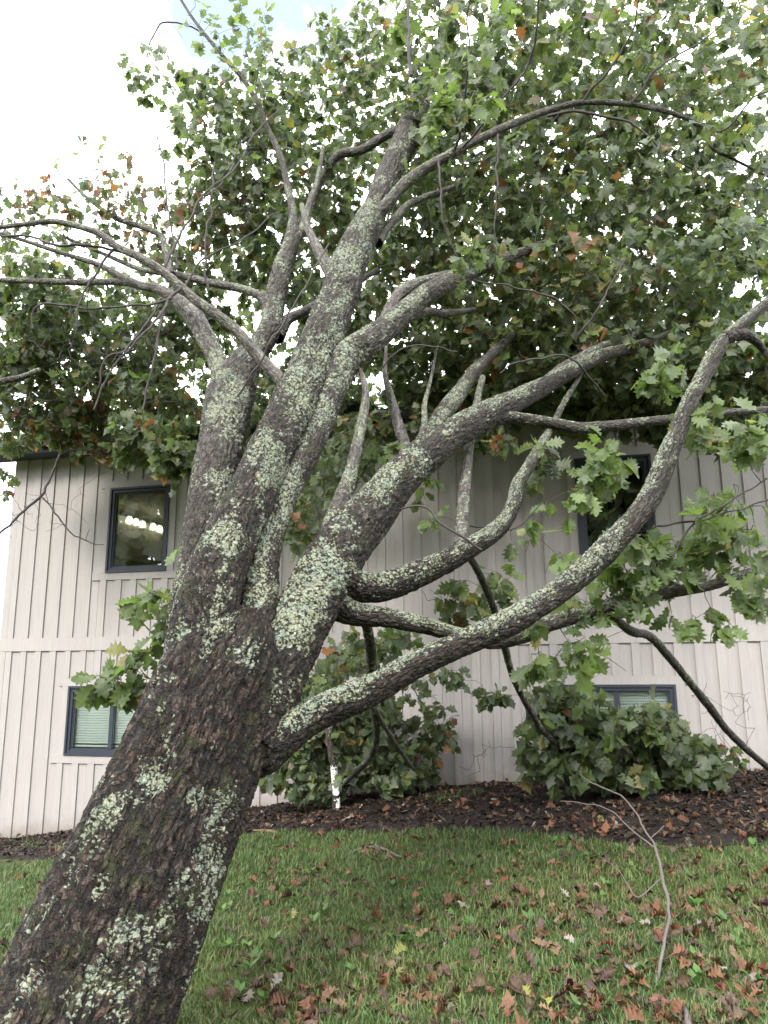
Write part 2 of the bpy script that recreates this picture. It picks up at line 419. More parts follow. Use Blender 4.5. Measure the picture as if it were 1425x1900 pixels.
def terr_z(x, y):
    x = np.asarray(x, float); y = np.asarray(y, float)
    q = np.stack([x.ravel(), y.ravel(), np.zeros(x.size)], 1)
    return (ground_z(q[:, 0], q[:, 1]) + (fbm(q * 1.3, 3) - .5) * .05).reshape(x.shape)
o = link('ground', mesh_np('ground', V, F, True), None, ground_material())
tag(o, 'sloping lawn soil running up to the house wall', None, None, 'structure')

# mulch bed along the wall: front edge traced on the ground
edge_px = [(-260, 1600), (-60, 1592), (60, 1594), (130, 1598), (300, 1575), (470, 1546), (600, 1547), (750, 1546), (860, 1541), (960, 1546), (1050, 1553), (1150, 1566), (1300, 1572), (1430, 1562), (1600, 1560), (1900, 1560)]
edge = np.array([ground_hit(*e)[:2] for e in edge_px])
order = np.argsort(edge[:, 0]); edge = edge[order]
def bed_front(x):
    x = np.asarray(x, float)
    q = np.stack([x.ravel() * 3.1, np.zeros(x.size), np.zeros(x.size)], 1)
    return np.interp(x, edge[:, 0], edge[:, 1]) + ((fbm(q, 11, 3) - .5) * .28).reshape(x.shape)
def wall_y(x): return WD0 - np.asarray(x) * math.tan(WALL_YAW)
bx = np.arange(-8, 9.01, .07); nv = 46
bt = np.linspace(0, 1, nv)
BX = np.repeat(bx[:, None], nv, 1); BY = bed_front(bx)[:, None] * (1 - bt) + (wall_y(bx)[:, None] + .04) * bt
bz = terr_z(BX, BY)
q = np.stack([BX.ravel(), BY.ravel(), np.zeros(BX.size)], 1)
lump = ((fbm(q * 9, 21, 3) - .5) * .05 + (fbm(q * 2.2, 23, 2) - .5) * .06).reshape(BX.shape)
ramp = np.minimum(1, bt / .10)
BZ = bz + .004 + ramp * (.035 + lump * .9).clip(.004)
V = np.stack([BX.ravel(), BY.ravel(), BZ.ravel()], 1)
idx = np.arange(len(bx) * nv).reshape(len(bx), nv)
F = np.stack([idx[:-1, :-1], idx[1:, :-1], idx[1:, 1:], idx[:-1, 1:]], -1).reshape(-1, 4)
o = link('mulch_bed', mesh_np('mulch_bed', V, F, True), None, mulch_material())
tag(o, 'dark bark mulch bed along the foot of the wall', None, None, 'structure')
def bed_z(x, y):
    return terr_z(x, y) + .04
def in_bed(x, y): return y > bed_front(x) - .01

# ------------------------------------------------------------------ house
house = empty('house', (0, WD0, 0), -WALL_YAW)
tag(house, 'two-storey house with off-white board and batten siding behind the leaning oak', 'house')
ZB = 1.6                    # camera height: measured heights are relative to it
S0, S1 = -5.93, 10.0
BAND = (ZB + .31, ZB + .50)
EAVE = ZB + 3.28
def gz_s(s):
    p = np.array([0, WD0]) + E_S * s
    return float(terr_z(np.array(p[0]), np.array(p[1])))
WINS = [  # s0, s1, z0, z1, kind
    (-4.25, -3.26, ZB + 1.44, ZB + 2.74, 'single'),
    (2.61, 3.58, ZB + 1.44, ZB + 2.74, 'wide'),
    (-4.72, -3.30, ZB - 1.17, ZB - .20, 'slider'),
    (-1.27, .13, ZB - 1.17, ZB - .20, 'dark'),
    (2.26, 3.66, ZB - 1.17, ZB - .20, 'slider'),
    (6.4, 7.4, ZB + 1.44, ZB + 2.74, 'single2'),
]
TRIM = .105
BT = .020     # batten thickness
def part(name, mesh, m_, parent=house, **k): return tag(link(name, mesh, parent, m_), **k)
def cut(s0, s1, z0, z1):
    """vertical spans of [z0,z1] left free by the windows and their trim"""
    spans = [(z0, z1)]
    for (a, b_, c, d, k) in WINS:
        if s1 > a - TRIM + .001 and s0 < b_ + TRIM - .001:
            lo, hi = c - TRIM, d + TRIM; new = []
            for (u, v) in spans:
                if hi <= u or lo >= v: new.append((u, v)); continue
                if lo > u + .02: new.append((u, lo))
                if hi < v - .02: new.append((hi, v))
            spans = new
    return spans
PER, BW = .250, .100
s = S0 + .10
k = 0
hx = np.random.default_rng(3)
stor = []
while s < S1 - .1:
    base = gz_s(s) - .10
    for (z0, z1) in ((base, BAND[0]), (BAND[1], EAVE)):
        # board (recessed), split where a window edge crosses the bay so the cut follows the opening
        a, b_ = s, s + PER
        cuts = sorted({a, b_} | {w for W in WINS for w in (W[0] - TRIM, W[1] + TRIM) if a + .012 < w < b_ - .012})
        for c0, c1 in zip(cuts[:-1], cuts[1:]):
            for (u, v) in cut(c0 + .002, c1 - .002, z0, z1):
                part('board', boxes_mesh('board', [(c0 + .0012, c1 - .0012, -.022 - hx.uniform(0, .002), 0, u + .001, v - .001)]), SIDING)
        for (u, v) in cut(s, s + BW, z0, z1):
            t = -.022 - BT - hx.uniform(0, .004)
            w0, w1 = s + hx.uniform(-.004, .004), s + BW + hx.uniform(-.004, .004)
            part('batten', boxes_mesh('batten', [(w0, w1, t, -.0245, u + .0015, v - .0015)]), SIDING)
    s += PER * (1 + hx.uniform(-.05, .05)) if False else PER
    k += 1
# horizontal band, corner boards, structural core
part('trim_band', boxes_mesh('trim_band', [(S0 - .02, S1, -.050, -.023, BAND[0], BAND[1])]), SIDING)
part('corner_board', boxes_mesh('corner_board', [(S0 - .022, S0 + .098, -.044, -.001, -1.1, BAND[0] - .001)]), SIDING)
part('corner_board', boxes_mesh('corner_board', [(S0 - .022, S0 + .098, -.044, -.001, BAND[1] + .001, EAVE)]), SIDING)
HD = 8.0   # house depth
# core front wall with window openings (inside the boards)
xs = sorted({S0, S1} | {w for W in WINS for w in W[:2]}); zs = sorted({-1.4, EAVE} | {w for W in WINS for w in W[2:4]})
core = []
for xa, xb in zip(xs[:-1], xs[1:]):
    for za, zb in zip(zs[:-1], zs[1:]):
        xm, zm = (xa + xb) / 2, (za + zb) / 2
        if any(W[0] < xm < W[1] and W[2] < zm < W[3] for W in WINS): continue
        core.append((xa, xb, .001, .14, za, zb))
part('front_wall', boxes_mesh('front_wall', core), SIDING)
part('side_wall', boxes_mesh('side_wall', [(S0, S0 + .14, .141, HD, -1.6, EAVE)]), SIDING)
part('side_wall', boxes_mesh('side_wall', [(S1 - .14, S1, .141, HD, -1.4, EAVE)]), SIDING)
part('rear_wall', boxes_mesh('rear_wall', [(S0, S1, HD, HD + .14, -1.6, EAVE)]), SIDING)
part('floor_slab', boxes_mesh('floor_slab', [(S0 + .141, S1 - .141, .141, HD - .001, BAND[0], BAND[0] + .2)]), DARKROOM)
part('ceiling', boxes_mesh('ceiling', [(S0 + .141, S1 - .141, .141, HD - .001, EAVE - .12, EAVE - .05)]), ROOMM)
# battens on the left end wall
for j in range(30):
    y = .20 + j * PER
    part('batten', boxes_mesh('batten', [(S0 - .024, S0 - .001, y, y + BW, -1.3, EAVE)]), SIDING)
# eave: soffit, fascia, gutter lip, low roof
OV = .42
part('soffit', boxes_mesh('soffit', [(S0 - .35, S1 + .35, -OV, .0005, EAVE + .002, EAVE + .03)]), SOFFITM)
part('fascia', boxes_mesh('fascia', [(S0 - .37, S1 + .37, -OV - .03, -OV - .001, EAVE - .02, EAVE + .20)]), FASCIAM)
part('gutter', boxes_mesh('gutter', [(S0 - .37, S1 + .37, -OV - .14, -OV - .032, EAVE + .06, EAVE + .185)]), FASCIAM)
RP = math.tan(R(9))
rv = np.array([(S0 - .4, -OV - .1, EAVE + .21), (S1 + .4, -OV - .1, EAVE + .21), (S1 + .4, 4.0, EAVE + .21 + RP * 4.5), (S0 - .4, 4.0, EAVE + .21 + RP * 4.5), (S1 + .4, 8.6, EAVE + .21), (S0 - .4, 8.6, EAVE + .21)])
rf = [np.array([[0, 1, 2, 3], [3, 2, 4, 5]])]
rv2 = np.concatenate([rv, rv - [0, 0, .03]])
rq = [[0, 1, 2, 3], [3, 2, 4, 5], [9, 8, 7, 6], [11, 10, 8, 9], [0, 6, 7, 1], [1, 7, 8, 2], [2, 8, 10, 4], [4, 10, 11, 5], [5, 11, 9, 3], [3, 9, 6, 0]]
roof = part('roof', mesh_np('roof', rv2, np.array(rq)), ROOFM)
sh = []
for r_ in range(16):
    for c in range(0, 34):
        pass
# windows
def ring(a, b_, c, d, w, y0, y1):
    return [(a, a + w, y0, y1, c, d), (b_ - w, b_, y0, y1, c, d), (a + w, b_ - w, y0, y1, c, c + w), (a + w, b_ - w, y0, y1, d - w, d)]
for (a, b_, c, d, kind) in WINS:
    # trim boards round the opening (parts of the house)
    part('window_trim', boxes_mesh('window_trim', [(a - TRIM - (.11 if True else 0), b_ + TRIM + .11, -.046, -.023, c - TRIM, c - .001)]), SIDING)
    part('window_trim', boxes_mesh('window_trim', [(a - TRIM - .05, b_ + TRIM + .05, -.046, -.023, d + .001, d + TRIM)]), SIDING)
    part('window_trim', boxes_mesh('window_trim', [(a - TRIM, a - .001, -.045, -.023, c, d)]), SIDING)
    part('window_trim', boxes_mesh('window_trim', [(b_ + .001, b_ + TRIM, -.045, -.023, c, d)]), SIDING)
    part('sheathing', boxes_mesh('sheathing', [(a - TRIM, a - .001, -.022, 0, c - TRIM, d + TRIM), (b_ + .001, b_ + TRIM, -.022, 0, c - TRIM, d + TRIM), (a, b_, -.022, 0, d + .001, d + TRIM), (a, b_, -.022, 0, c - TRIM, c - .001)]), SIDING)
    w = empty('window'); w.parent = house; w.location = (0, 0, 0)
    fw = .075 if kind != 'wide' else .095
    fr = boxes_mesh('window_frame', ring(a + .002, b_ - .002, c + .002, d - .002, .03, -.062, .05) + ring(a + .033, b_ - .033, c + .033, d - .033, fw - .033, -.040, .05) + ring(a + fw + .001, b_ - fw - .001, c + fw + .001, d - fw - .001, .022, -.018, .05))
    part('window_frame', fr, FRAMEM, w)
    i = fw + .024
    if kind in ('slider', 'dark'):
        mid = (a + b_) / 2
        part('mullion', boxes_mesh('mullion', [(mid - .030, mid + .030, -.030, .04, c + i, d - i)]), FRAMEM, w)
        panes = [(a + i, mid - .031), (mid + .031, b_ - i)]
    else:
        panes = [(a + i, b_ - i)]
    for (p0, p1) in panes:
        part('pane', boxes_mesh('pane', [(p0, p1, .004, .009, c + i, d - i)]), GLASSG if kind in ('slider', 'dark') else GLASS, w)
    if kind == 'slider':
        n = 20; z0 = c + .16; pitch = (d - .10 - z0) / n
        for j in range(n):
            z = z0 + j * pitch
            vv = np.array([(a + .09, .070, z), (b_ - .09, .070, z), (b_ - .09, .062, z + pitch * .35), (a + .09, .062, z + pitch * .35), (b_ - .09, .066, z + pitch * .70), (a + .09, .066, z + pitch * .70), (b_ - .09, .082, z + pitch * .92), (a + .09, .082, z + pitch * .92)])
            part('slat', mesh_np('slat', vv, np.array([[0, 1, 2, 3], [3, 2, 4, 5], [5, 4, 6, 7]]), True), BLINDM, w)
        part('bottom_rail', boxes_mesh('bottom_rail', [(a + .09, b_ - .09, .058, .085, c + .115, c + .14)]), BLINDM, w)
        part('blind_cord', boxes_mesh('blind_cord', [(a + .25, a + .254, .052, .056, c + .14, d - .1), (b_ - .32, b_ - .316, .052, .056, c + .14, d - .1)]), BLINDM, w)
    # room box behind
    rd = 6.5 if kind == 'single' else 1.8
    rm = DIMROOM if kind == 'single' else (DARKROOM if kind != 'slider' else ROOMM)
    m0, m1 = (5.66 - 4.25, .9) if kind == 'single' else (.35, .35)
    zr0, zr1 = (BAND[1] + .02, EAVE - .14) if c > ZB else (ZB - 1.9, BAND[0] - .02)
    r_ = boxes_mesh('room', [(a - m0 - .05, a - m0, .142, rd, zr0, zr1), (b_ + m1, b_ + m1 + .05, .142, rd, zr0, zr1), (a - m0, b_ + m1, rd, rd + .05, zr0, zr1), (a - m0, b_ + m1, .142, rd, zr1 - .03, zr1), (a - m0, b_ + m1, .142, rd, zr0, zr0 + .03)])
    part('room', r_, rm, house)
    if kind == 'single':
        zt = ZB + 2.22
        part('room_rail', boxes_mesh('room_rail', [(a - m0 + .002, a - m0 + .06, .3, rd - .1, zt - .12, zt)]), ROOMM, house)
        part('wall_mirror', boxes_mesh('wall_mirror', [(a - m0 + .002, a - m0 + .03, .3, rd - .1, zr0 + .9, zt - .122)]), DARKROOM, house)

# lit vanity fixtures on the left inner wall of the upper room
HM = Matrix.Translation((0, WD0, 0)) @ Matrix.Rotation(-WALL_YAW, 4, 'Z'); HMI = HM.inverted()
def on_inner_wall(px, py, sx):
    r0 = HMI @ Vector(CAM); r1 = HMI @ Vector(CAM + ray(px, py)); d = r1 - r0
    return r0 + d * ((sx - r0.x) / d.x)
def lathe(prof, x, y, z, nseg=16):
    th = np.linspace(0, 2 * math.pi, nseg, endpoint=False)
    V = np.concatenate([np.stack([x + r0 * np.cos(th), y + r0 * np.sin(th), np.full(nseg, z + h0)], 1) for r0, h0 in prof])
    F = np.concatenate([np.stack([k_ * nseg + np.arange(nseg), k_ * nseg + (np.arange(nseg) + 1) % nseg, (k_ + 1) * nseg + (np.arange(nseg) + 1) % nseg, (k_ + 1) * nseg + np.arange(nseg)], 1) for k_ in range(len(prof) - 1)])
    return V, F
WALL_IN = -5.66
def vanity(px_list, label):
    """px_list: photo positions of the three bulbs"""
    Bp = [on_inner_wall(u, v, WALL_IN + .14) for u, v in px_list]
    zc = sum(p.z for p in Bp) / 3; y0 = Bp[1].y
    rt = empty('vanity_light'); tag(rt, label, 'light fixture', 'lights in the upper room')
    rt.location = HM @ Vector((WALL_IN, y0, zc)); rt.rotation_euler = (0, 0, -WALL_YAW)
    ys = [p.y - y0 for p in Bp]
    link('backplate', boxes_mesh('backplate', [(.002, .03, ys[0] - .1, ys[2] + .1, .10, .17)]), rt, CHROME)
    for y in ys:
        V, F = lathe([(.022, .10), (.04, .09), (.062, .05), (.075, -.02), (.083, -.06)], .14, y, 0)
        link('lamp_shade', mesh_np('lamp_shade', V, F, True), rt, SHADEM)
        V, F = lathe([(.004, .07), (.03, .06), (.043, .03), (.046, 0), (.036, -.03), (.004, -.045)], .14, y, 0)
        link('bulb', mesh_np('bulb', V, F, True), rt, BULB)
        link('arm', boxes_mesh('arm', [(.025, .15, y - .012, y + .012, .10, .124)]), rt, CHROME)
SHADEM, T_, o_ = mat('frosted_shade'); b_n = NB(T_)
tr_ = b_n.n('ShaderNodeBsdfTranslucent', {'Color': (.9, .87, .8, 1)}); tp_ = b_n.n('ShaderNodeBsdfTransparent', {'Color': (.95, .93, .88, 1)})
mx_ = b_n.n('ShaderNodeMixShader', {0: .5}); T_.links.new(tr_.outputs[0], mx_.inputs[1]); T_.links.new(tp_.outputs[0], mx_.inputs[2]); T_.links.new(mx_.outputs[0], o_.inputs[0])
vanity([(240, 967), (252, 971), (264, 975)], 'left vanity light with three glowing glass shades behind the upper left window')
vanity([(284, 980), (295.5, 983.5), (306, 987)], 'right vanity light with three glowing glass shades behind the upper left window')

# blue glass flower hanging behind the wide upper window
orn = empty('hanging_ornament'); orn.location = house.matrix_basis @ Vector((3.02, .30, ZB + 1.80)); orn.rotation_euler = (0, 0, -WALL_YAW)
tag(orn, 'pale blue petal-shaped glass ornament hanging inside the wide upper window', 'ornament')
for (dx, dz, s_) in ((0, 0, 1.0), (.15, .13, .8), (-.02, .2, .5)):
    th = np.linspace(0, 2 * math.pi, 14, endpoint=False); V = []; 
    for (r0, h0) in ((.01, .10), (.045, .06), (.055, 0), (.045, -.06), (.01, -.09)):
        V.append(np.stack([dx + s_ * r0 * (1 + .22 * np.cos(5 * th)) * np.cos(th), s_ * r0 * .8 * np.sin(th), np.full(14, dz + s_ * h0)], 1))
    F = np.concatenate([np.stack([k_ * 14 + np.arange(14), k_ * 14 + (np.arange(14) + 1) % 14, (k_ + 1) * 14 + (np.arange(14) + 1) % 14, (k_ + 1) * 14 + np.arange(14)], 1) for k_ in range(4)])
    link('petal', mesh_np('petal', np.concatenate(V), F, True), orn, BLUEGL)
link('cord', boxes_mesh('cord', [(-.002, .002, -.002, .002, .10, .85)]), orn, BLINDM)

# ------------------------------------------------------------------ tree limbs
def catmull(P, n):
    P = np.asarray(P, float); P = np.concatenate([[2 * P[0] - P[1]], P, [2 * P[-1] - P[-2]]])
    out = []
    for i in range(1, len(P) - 2):
        p0, p1, p2, p3 = P[i - 1:i + 3]
        t = np.linspace(0, 1, n, endpoint=False)[:, None]
        out.append(.5 * (2 * p1 + (p2 - p0) * t + (2 * p0 - 5 * p1 + 4 * p2 - p3) * t * t + (3 * p1 - p0 - 3 * p2 + p3) * t ** 3))
    out.append(P[-2][None])
    return np.concatenate(out)
def resample(C, ds):
    d = np.concatenate([[0], np.cumsum(np.linalg.norm(np.diff(C[:, :3], axis=0), axis=1))])
    n = max(3, int(d[-1] / ds) + 1); t = np.linspace(0, d[-1], n)
    return np.stack([np.interp(t, d, C[:, k]) for k in range(C.shape[1])], 1), t
def frames(C):
    T = np.gradient(C, axis=0); T /= np.linalg.norm(T, axis=1)[:, None] + 1e-9
    N = np.zeros_like(T); a = np.array([0, 1.0, 0]); a = a - T[0] * (a @ T[0]); 
    if np.linalg.norm(a) < .1: a = np.array([1.0, 0, 0]) - T[0] * T[0][0]
    N[0] = a / np.linalg.norm(a)
    for i in range(1, len(T)):
        v = N[i - 1] - T[i] * (N[i - 1] @ T[i]); N[i] = v / np.linalg.norm(v)
    return T, N, np.cross(T, N)
LIMB_PTS = []     # skeleton nodes for twig attachment: (xyz, radius)
_lseed = [100]
SPOTS = [(170, 1775, 60, .8), (215, 1715, 42, .6), (130, 1868, 55, .7), (240, 1850, 40, .5), (292, 1448, 30, .9), (392, 1610, 36, .9), (388, 1690, 34, .8), (345, 1850, 36, .8), (262, 1640, 26, .8), (312, 1540, 22, .7), (445, 1490, 34, .9), (195, 1635, 26, .6), (362, 1500, 22, .6), (120, 1600, 22, .5), (470, 1420, 24, .8), (350, 1760, 30, .7), (60, 1800, 30, .5), (410, 1540, 20, .6),
 (600, 1085, 42, .8), (580, 1140, 40, .7), (560, 1190, 36, .5), (490, 1000, 30, .9), (478, 1090, 34, .9), (462, 1200, 30, .8), (540, 760, 30, .6), (505, 885, 34, .6), (425, 995, 26, .9), (560, 690, 40, .6), (565, 1322, 34, 1.0), (620, 1298, 16, .8), (640, 700, 26, .8), (600, 770, 26, .8), (420, 930, 30, .5), (395, 760, 40, .5), (350, 1210, 18, .6), (395, 1165, 16, .7), (650, 490, 36, .5), (640, 590, 30, .4)]
def limb(name, pts, parent, age=1.0, lich=.5, rough=1.0, up=0.6, cap=True, wob=.0, skel=True, flute=0.0, material=None, kind=None, lich_lo=None):
    """pts: (px, py, width_px, Y)"""
    _lseed[0] += 7; sd = _lseed[0]
    W = []
    for (px, py, w, Y) in pts:
        p = at(px, py, Y); W.append((*p, .5 * w * axial(p) / FPX))
    return limb_world(name, np.array(W), parent, age, lich, rough, up, cap, wob, skel, flute, material, kind, sd)
def limb_world(name, W, parent, age=1.0, lich=.5, rough=1.0, up=.6, cap=True, wob=0.0, skel=True, flute=0.0, material=None, kind=None, sd=5):
    C = catmull(W, 12); rmax = C[:, 3].max()
    ds = float(np.clip(rmax * .085, .0085, .05))
    C, s = resample(C, ds); n = len(C); rad = C[:, 3].clip(.0015)
    cen = C[:, :3].copy()
    if wob:
        q = np.stack([s / .16, s * 0, s * 0], 1)
        for k in range(3): cen[:, k] += (fbm(q, sd + 31 * k, 3) - .5) * wob * 2
    T, N, B = frames(cen)
    nth = int(np.clip(2 * math.pi * rmax / .0085, 7, 300))
    th = np.linspace(0, 2 * math.pi, nth, endpoint=False)
    cth, sth = np.cos(th), np.sin(th)
    dirs = cth[None, :, None] * N[:, None] + sth[None, :, None] * B[:, None]
    rr = np.repeat(rad[:, None], nth, 1)
    Rm = max(.5 * rmax + .5 * np.median(rad), .01)
    bco = np.stack([np.repeat((cth * Rm)[None], n, 0), np.repeat((sth * Rm)[None], n, 0), np.repeat(s[:, None], nth, 1)], -1).reshape(-1, 3) + sd * 1.37
    upf = dirs[..., 2].reshape(-1)
    ridge = np.full(len(bco), .5)
    disp = np.zeros(len(bco))
    if rmax > .018:
        # lumpy girth
        lum = fbm(bco * np.array([3.2, 3.2, 1.6]) / max(rmax / .2, .35), sd, 3) - .5
        disp += lum * rad.repeat(nth) * .34
        if flute:
            disp += flute * rad.repeat(nth) * (np.cos(5 * np.tile(th, n) + 2.2 * fbm(bco * np.array([.2, .2, 1.0]), sd + 3, 2) * 4) * .5)
        if rmax > .03:
            cw = .020 + .21 * min(rmax, .30)
            wq = bco + (np.stack([fbm(bco * 11, sd + k, 2) for k in (41, 42, 43)], 1) - .5) * cw * 1.1
            f1, f2, cid = worley(wq / np.array([cw * .55, cw * .55, cw * 1.7]), sd)
            ridge = sstep(.03, .26, f2 - f1)
            f1b, f2b, _ = worley(wq / np.array([cw * .25, cw * .25, cw * .55]) + 5.5, sd + 1)
            fine = sstep(.0, .3, f2b - f1b)
            dep = (.005 + .072 * min(rmax, .30)) * rough
            dep_v = dep * np.clip(rad / rmax, .35, 1).repeat(nth)
            disp += .75 * dep_v * ((ridge - .6) * (.75 + .5 * cid) + .45 * (fine - .5) + .40 * (fbm(bco * 60, sd + 5, 2) - .5))
    # lichen density: patches, richer on the rain-facing upper side
    patch = fbm(bco * np.array([5.5, 5.5, 4.0]), sd + 60, 3)
    p2 = fbm(bco * np.array([16, 16, 12]), sd + 66, 2)
    ld = lich - .42 + (patch - .5) * 3.6 + (p2 - .5) * 1.0 + up * (upf * .8)
    if rmax > .10:
        pq = pix(cen.repeat(nth, 0) + dirs.reshape(-1, 3) * rr.reshape(-1, 1))
        facing = sstep(-.1, .3, (dirs.reshape(-1, 3) * (CAM - cen.repeat(nth, 0)) / np.linalg.norm(CAM - cen, axis=1).repeat(nth)[:, None]).sum(1))
        for (u_, v_, r_, a_) in SPOTS:
            ld = ld + a_ * facing * np.exp(-((pq[:, 0] - u_) ** 2 + (pq[:, 1] - v_) ** 2) / (r_ * r_))
    ld = np.clip(ld, -.4, 1.15)
    if rmax > .03: disp += sstep(.55, 1.1, ld) * .004 * fbm(bco * 70, sd + 81, 2)
    Vx = (cen[:, None] + dirs * (rr + disp.reshape(n, nth))[..., None]).reshape(-1, 3)
    idx = np.arange(n * nth).reshape(n, nth); nxt = np.roll(idx, -1, 1)
    F = np.stack([idx[:-1], nxt[:-1], nxt[1:], idx[1:]], -1).reshape(-1, 4)
    Fs = [F]
    # end cap
    Vx = np.concatenate([Vx, [cen[-1] + T[-1] * rad[-1] * .6]]); e = len(Vx) - 1
    Fs.append(np.stack([idx[-1], nxt[-1], np.full(nth, e)], 1))
    if not isinstance(age, tuple): agev = np.full(len(Vx), age)
    else:
        agev = np.append(np.interp(s / s[-1], [0, 1], age).repeat(nth), age[1])
    me = mesh_np(name, Vx, Fs, True, {'bark': ('FLOAT_VECTOR', np.concatenate([bco, bco[-1:]])), 'ridge': ('FLOAT', np.append(ridge, .5)), 'lichen': ('FLOAT', np.append(ld, ld[-1])), 'age': ('FLOAT', agev)})
    ob = link(name, me, parent, material or BARK)
    if kind: ob['kind'] = kind
    if skel:
        step = max(1, int(.06 / ds))
        for i in range(0, n, step):
            if rad[i] < .12: LIMB_PTS.append((*cen[i], rad[i]))
    return ob

oak = empty('oak_tree', tuple(at(0, 2250, 2.85)))
tag(oak, 'big lichen-covered oak toppled against the house with its leafy crown over the roof', 'tree')
OAKINV = Vector(oak.location)
TREEPARTS = []
def tl(name, pts, **k):
    o = limb(name, pts, None, **k); o.parent = oak; o.location = -OAKINV; TREEPARTS.append(o); return o

# trunk and the four fused stems
tl('trunk', [(-20, 2330, 520, 2.72), (40, 2170, 430, 2.92), (100, 2010, 366, 3.15), (150, 1900, 334, 3.35), (186, 1800, 326, 3.5), (226, 1700, 312, 3.65), (270, 1600, 292, 3.8), (314, 1500, 274, 3.98), (357, 1400, 262, 4.15), (397, 1300, 250, 4.35), (432, 1220, 205, 4.52), (455, 1160, 110, 4.68)], lich=.10, up=.10, rough=1.15, flute=.05, skel=False)
tl('stem', [(370, 1330, 140, 4.28), (366, 1230, 118, 4.36), (390, 1100, 112, 4.55), (435, 980, 94, 4.85), (469, 911, 82, 5.05), (498, 841, 80, 5.3), (541, 756, 82, 5.6), (583, 672, 78, 5.95), (610, 600, 72, 6.2), (632, 541, 70, 6.5), (650, 478, 64, 6.8), (694, 392, 50, 7.2), (733, 303, 46, 7.7), (753, 257, 45, 8.0), (775, 200, 38, 8.4), (800, 130, 28, 8.8), (830, 60, 20, 9.2), (850, -20, 12, 9.6)], age=(1, .25), lich=.46, up=.5, flute=.04)
tl('stem', [(345, 1330, 90, 4.5), (362, 1150, 92, 4.72), (380, 1020, 86, 5.0), (399, 900, 84, 5.35), (416, 800, 84, 5.7), (430, 720, 80, 6.05), (452, 680, 60, 6.22), (480, 645, 44, 6.42), (500, 612, 30, 6.6)], age=(1, .35), lich=.54, up=.2, flute=.05)
tl('stem', [(455, 1300, 80, 4.45), (470, 1180, 80, 4.6), (482, 1090, 72, 4.78), (502, 1000, 50, 5.0), (537, 905, 48, 5.25), (565, 850, 46, 5.4), (592, 790, 50, 5.6), (617, 725, 52, 5.8), (642, 668, 58, 5.97), (690, 630, 50, 6.1), (742, 588, 41, 6.35), (790, 547, 35, 6.6), (850, 515, 30, 6.9), (905, 490, 24, 7.15), (950, 474, 18, 7.35), (1005, 455, 15, 7.65), (1070, 435, 11, 8.0)], age=(1, .25), lich=.52, up=.7)
tl('stem', [(450, 1390, 130, 4.22), (488, 1300, 118, 4.4), (522, 1230, 108, 4.55), (557, 1155, 108, 4.75), (597, 1078, 106, 4.95), (642, 1008, 92, 5.15), (692, 945, 78, 5.37), (746, 884, 70, 5.6), (800, 836, 64, 5.8), (852, 800, 57, 6.0), (906, 768, 53, 6.2), (960, 741, 42, 6.45), (1010, 716, 34, 6.7), (1060, 688, 28, 6.9), (1112, 662, 24, 7.15), (1172, 645, 19, 7.4), (1230, 625, 14, 7.7), (1300, 590, 10, 8.1)], age=(1, .5), lich=.36, up=1.1)
tl('limb', [(440, 1418, 60, 4.22), (484, 1396, 82, 4.25), (526, 1367, 70, 4.3), (566, 1338, 60, 4.36), (612, 1312, 58, 4.42), (663, 1291, 55, 4.48), (716, 1265, 52, 4.54), (786, 1226, 50, 4.6), (856, 1195, 48, 4.66), (915, 1168, 47, 4.7), (971, 1140, 46, 4.74), (1052, 1086, 45, 4.8), (1112, 1033, 45, 4.85), (1173, 969, 43, 4.9), (1211, 915, 40, 4.95), (1238, 846, 37, 5.0), (1258, 798, 33, 5.05), (1279, 749, 31, 5.08), (1306, 697, 29, 5.12), (1330, 650, 27, 5.15), (1350, 624, 21, 5.18), (1385, 594, 20, 5.2), (1430, 556, 18, 5.25), (1500, 500, 14, 5.3)], age=(1, .45), lich=.40, up=1.7)
tl('limb', [(612, 1112, 66, 4.92), (650, 1136, 44, 4.96), (716, 1146, 34, 5.0), (786, 1160, 31, 5.02), (846, 1178, 29, 5.04), (910, 1190, 29, 5.06), (971, 1178, 29, 5.08), (1011, 1160, 28, 5.1), (1072, 1142, 27, 5.13), (1132, 1124, 24, 5.17), (1193, 1106, 22, 5.2), (1254, 1097, 21, 5.24), (1314, 1087, 19, 5.28), (1375, 1069, 17, 5.3), (1430, 1049, 15, 5.35), (1520, 1010, 11, 5.4)], age=(.9, .35), lich=.40, up=1.6)
tl('limb', [(612, 1070, 84, 4.92), (655, 1086, 62, 5.0), (698, 1092, 52, 5.05), (733, 1084, 50, 5.1), (786, 1061, 46, 5.18), (839, 1035, 43, 5.26), (878, 1012, 36, 5.34), (906, 995, 33, 5.42), (932, 972, 31, 5.52), (953, 936, 26, 5.65), (961, 899, 24, 5.8), (983, 862, 21, 6.0), (1003, 826, 18, 6.2), (1022, 795, 14, 6.4), (1045, 750, 10, 6.7), (1080, 690, 6, 7.0), (1100, 630, 3, 7.3)], age=(1, .45), lich=.45, up=1.3)
tl('limb', [(640, 1040, 50, 5.2), (690, 990, 42, 5.5), (722, 945, 39, 5.75), (748, 898, 38, 5.98), (775, 845, 36, 6.2), (798, 803, 35, 6.4), (824, 764, 33, 6.6), (850, 730, 29, 6.8), (880, 690, 22, 7.1), (925, 645, 16, 7.5), (980, 600, 11, 8.0)], age=(.8, .4), lich=.55, up=.5)
tl('limb', [(610, 1000, 40, 5.15), (625, 950, 35, 5.3), (646, 896, 27, 5.45), (659, 843, 21, 5.6), (670, 791, 18, 5.7), (679, 738, 14, 5.8), (674, 703, 10, 5.9), (666, 684, 6, 5.95)], age=(.5, .1), lich=.6, up=.3)
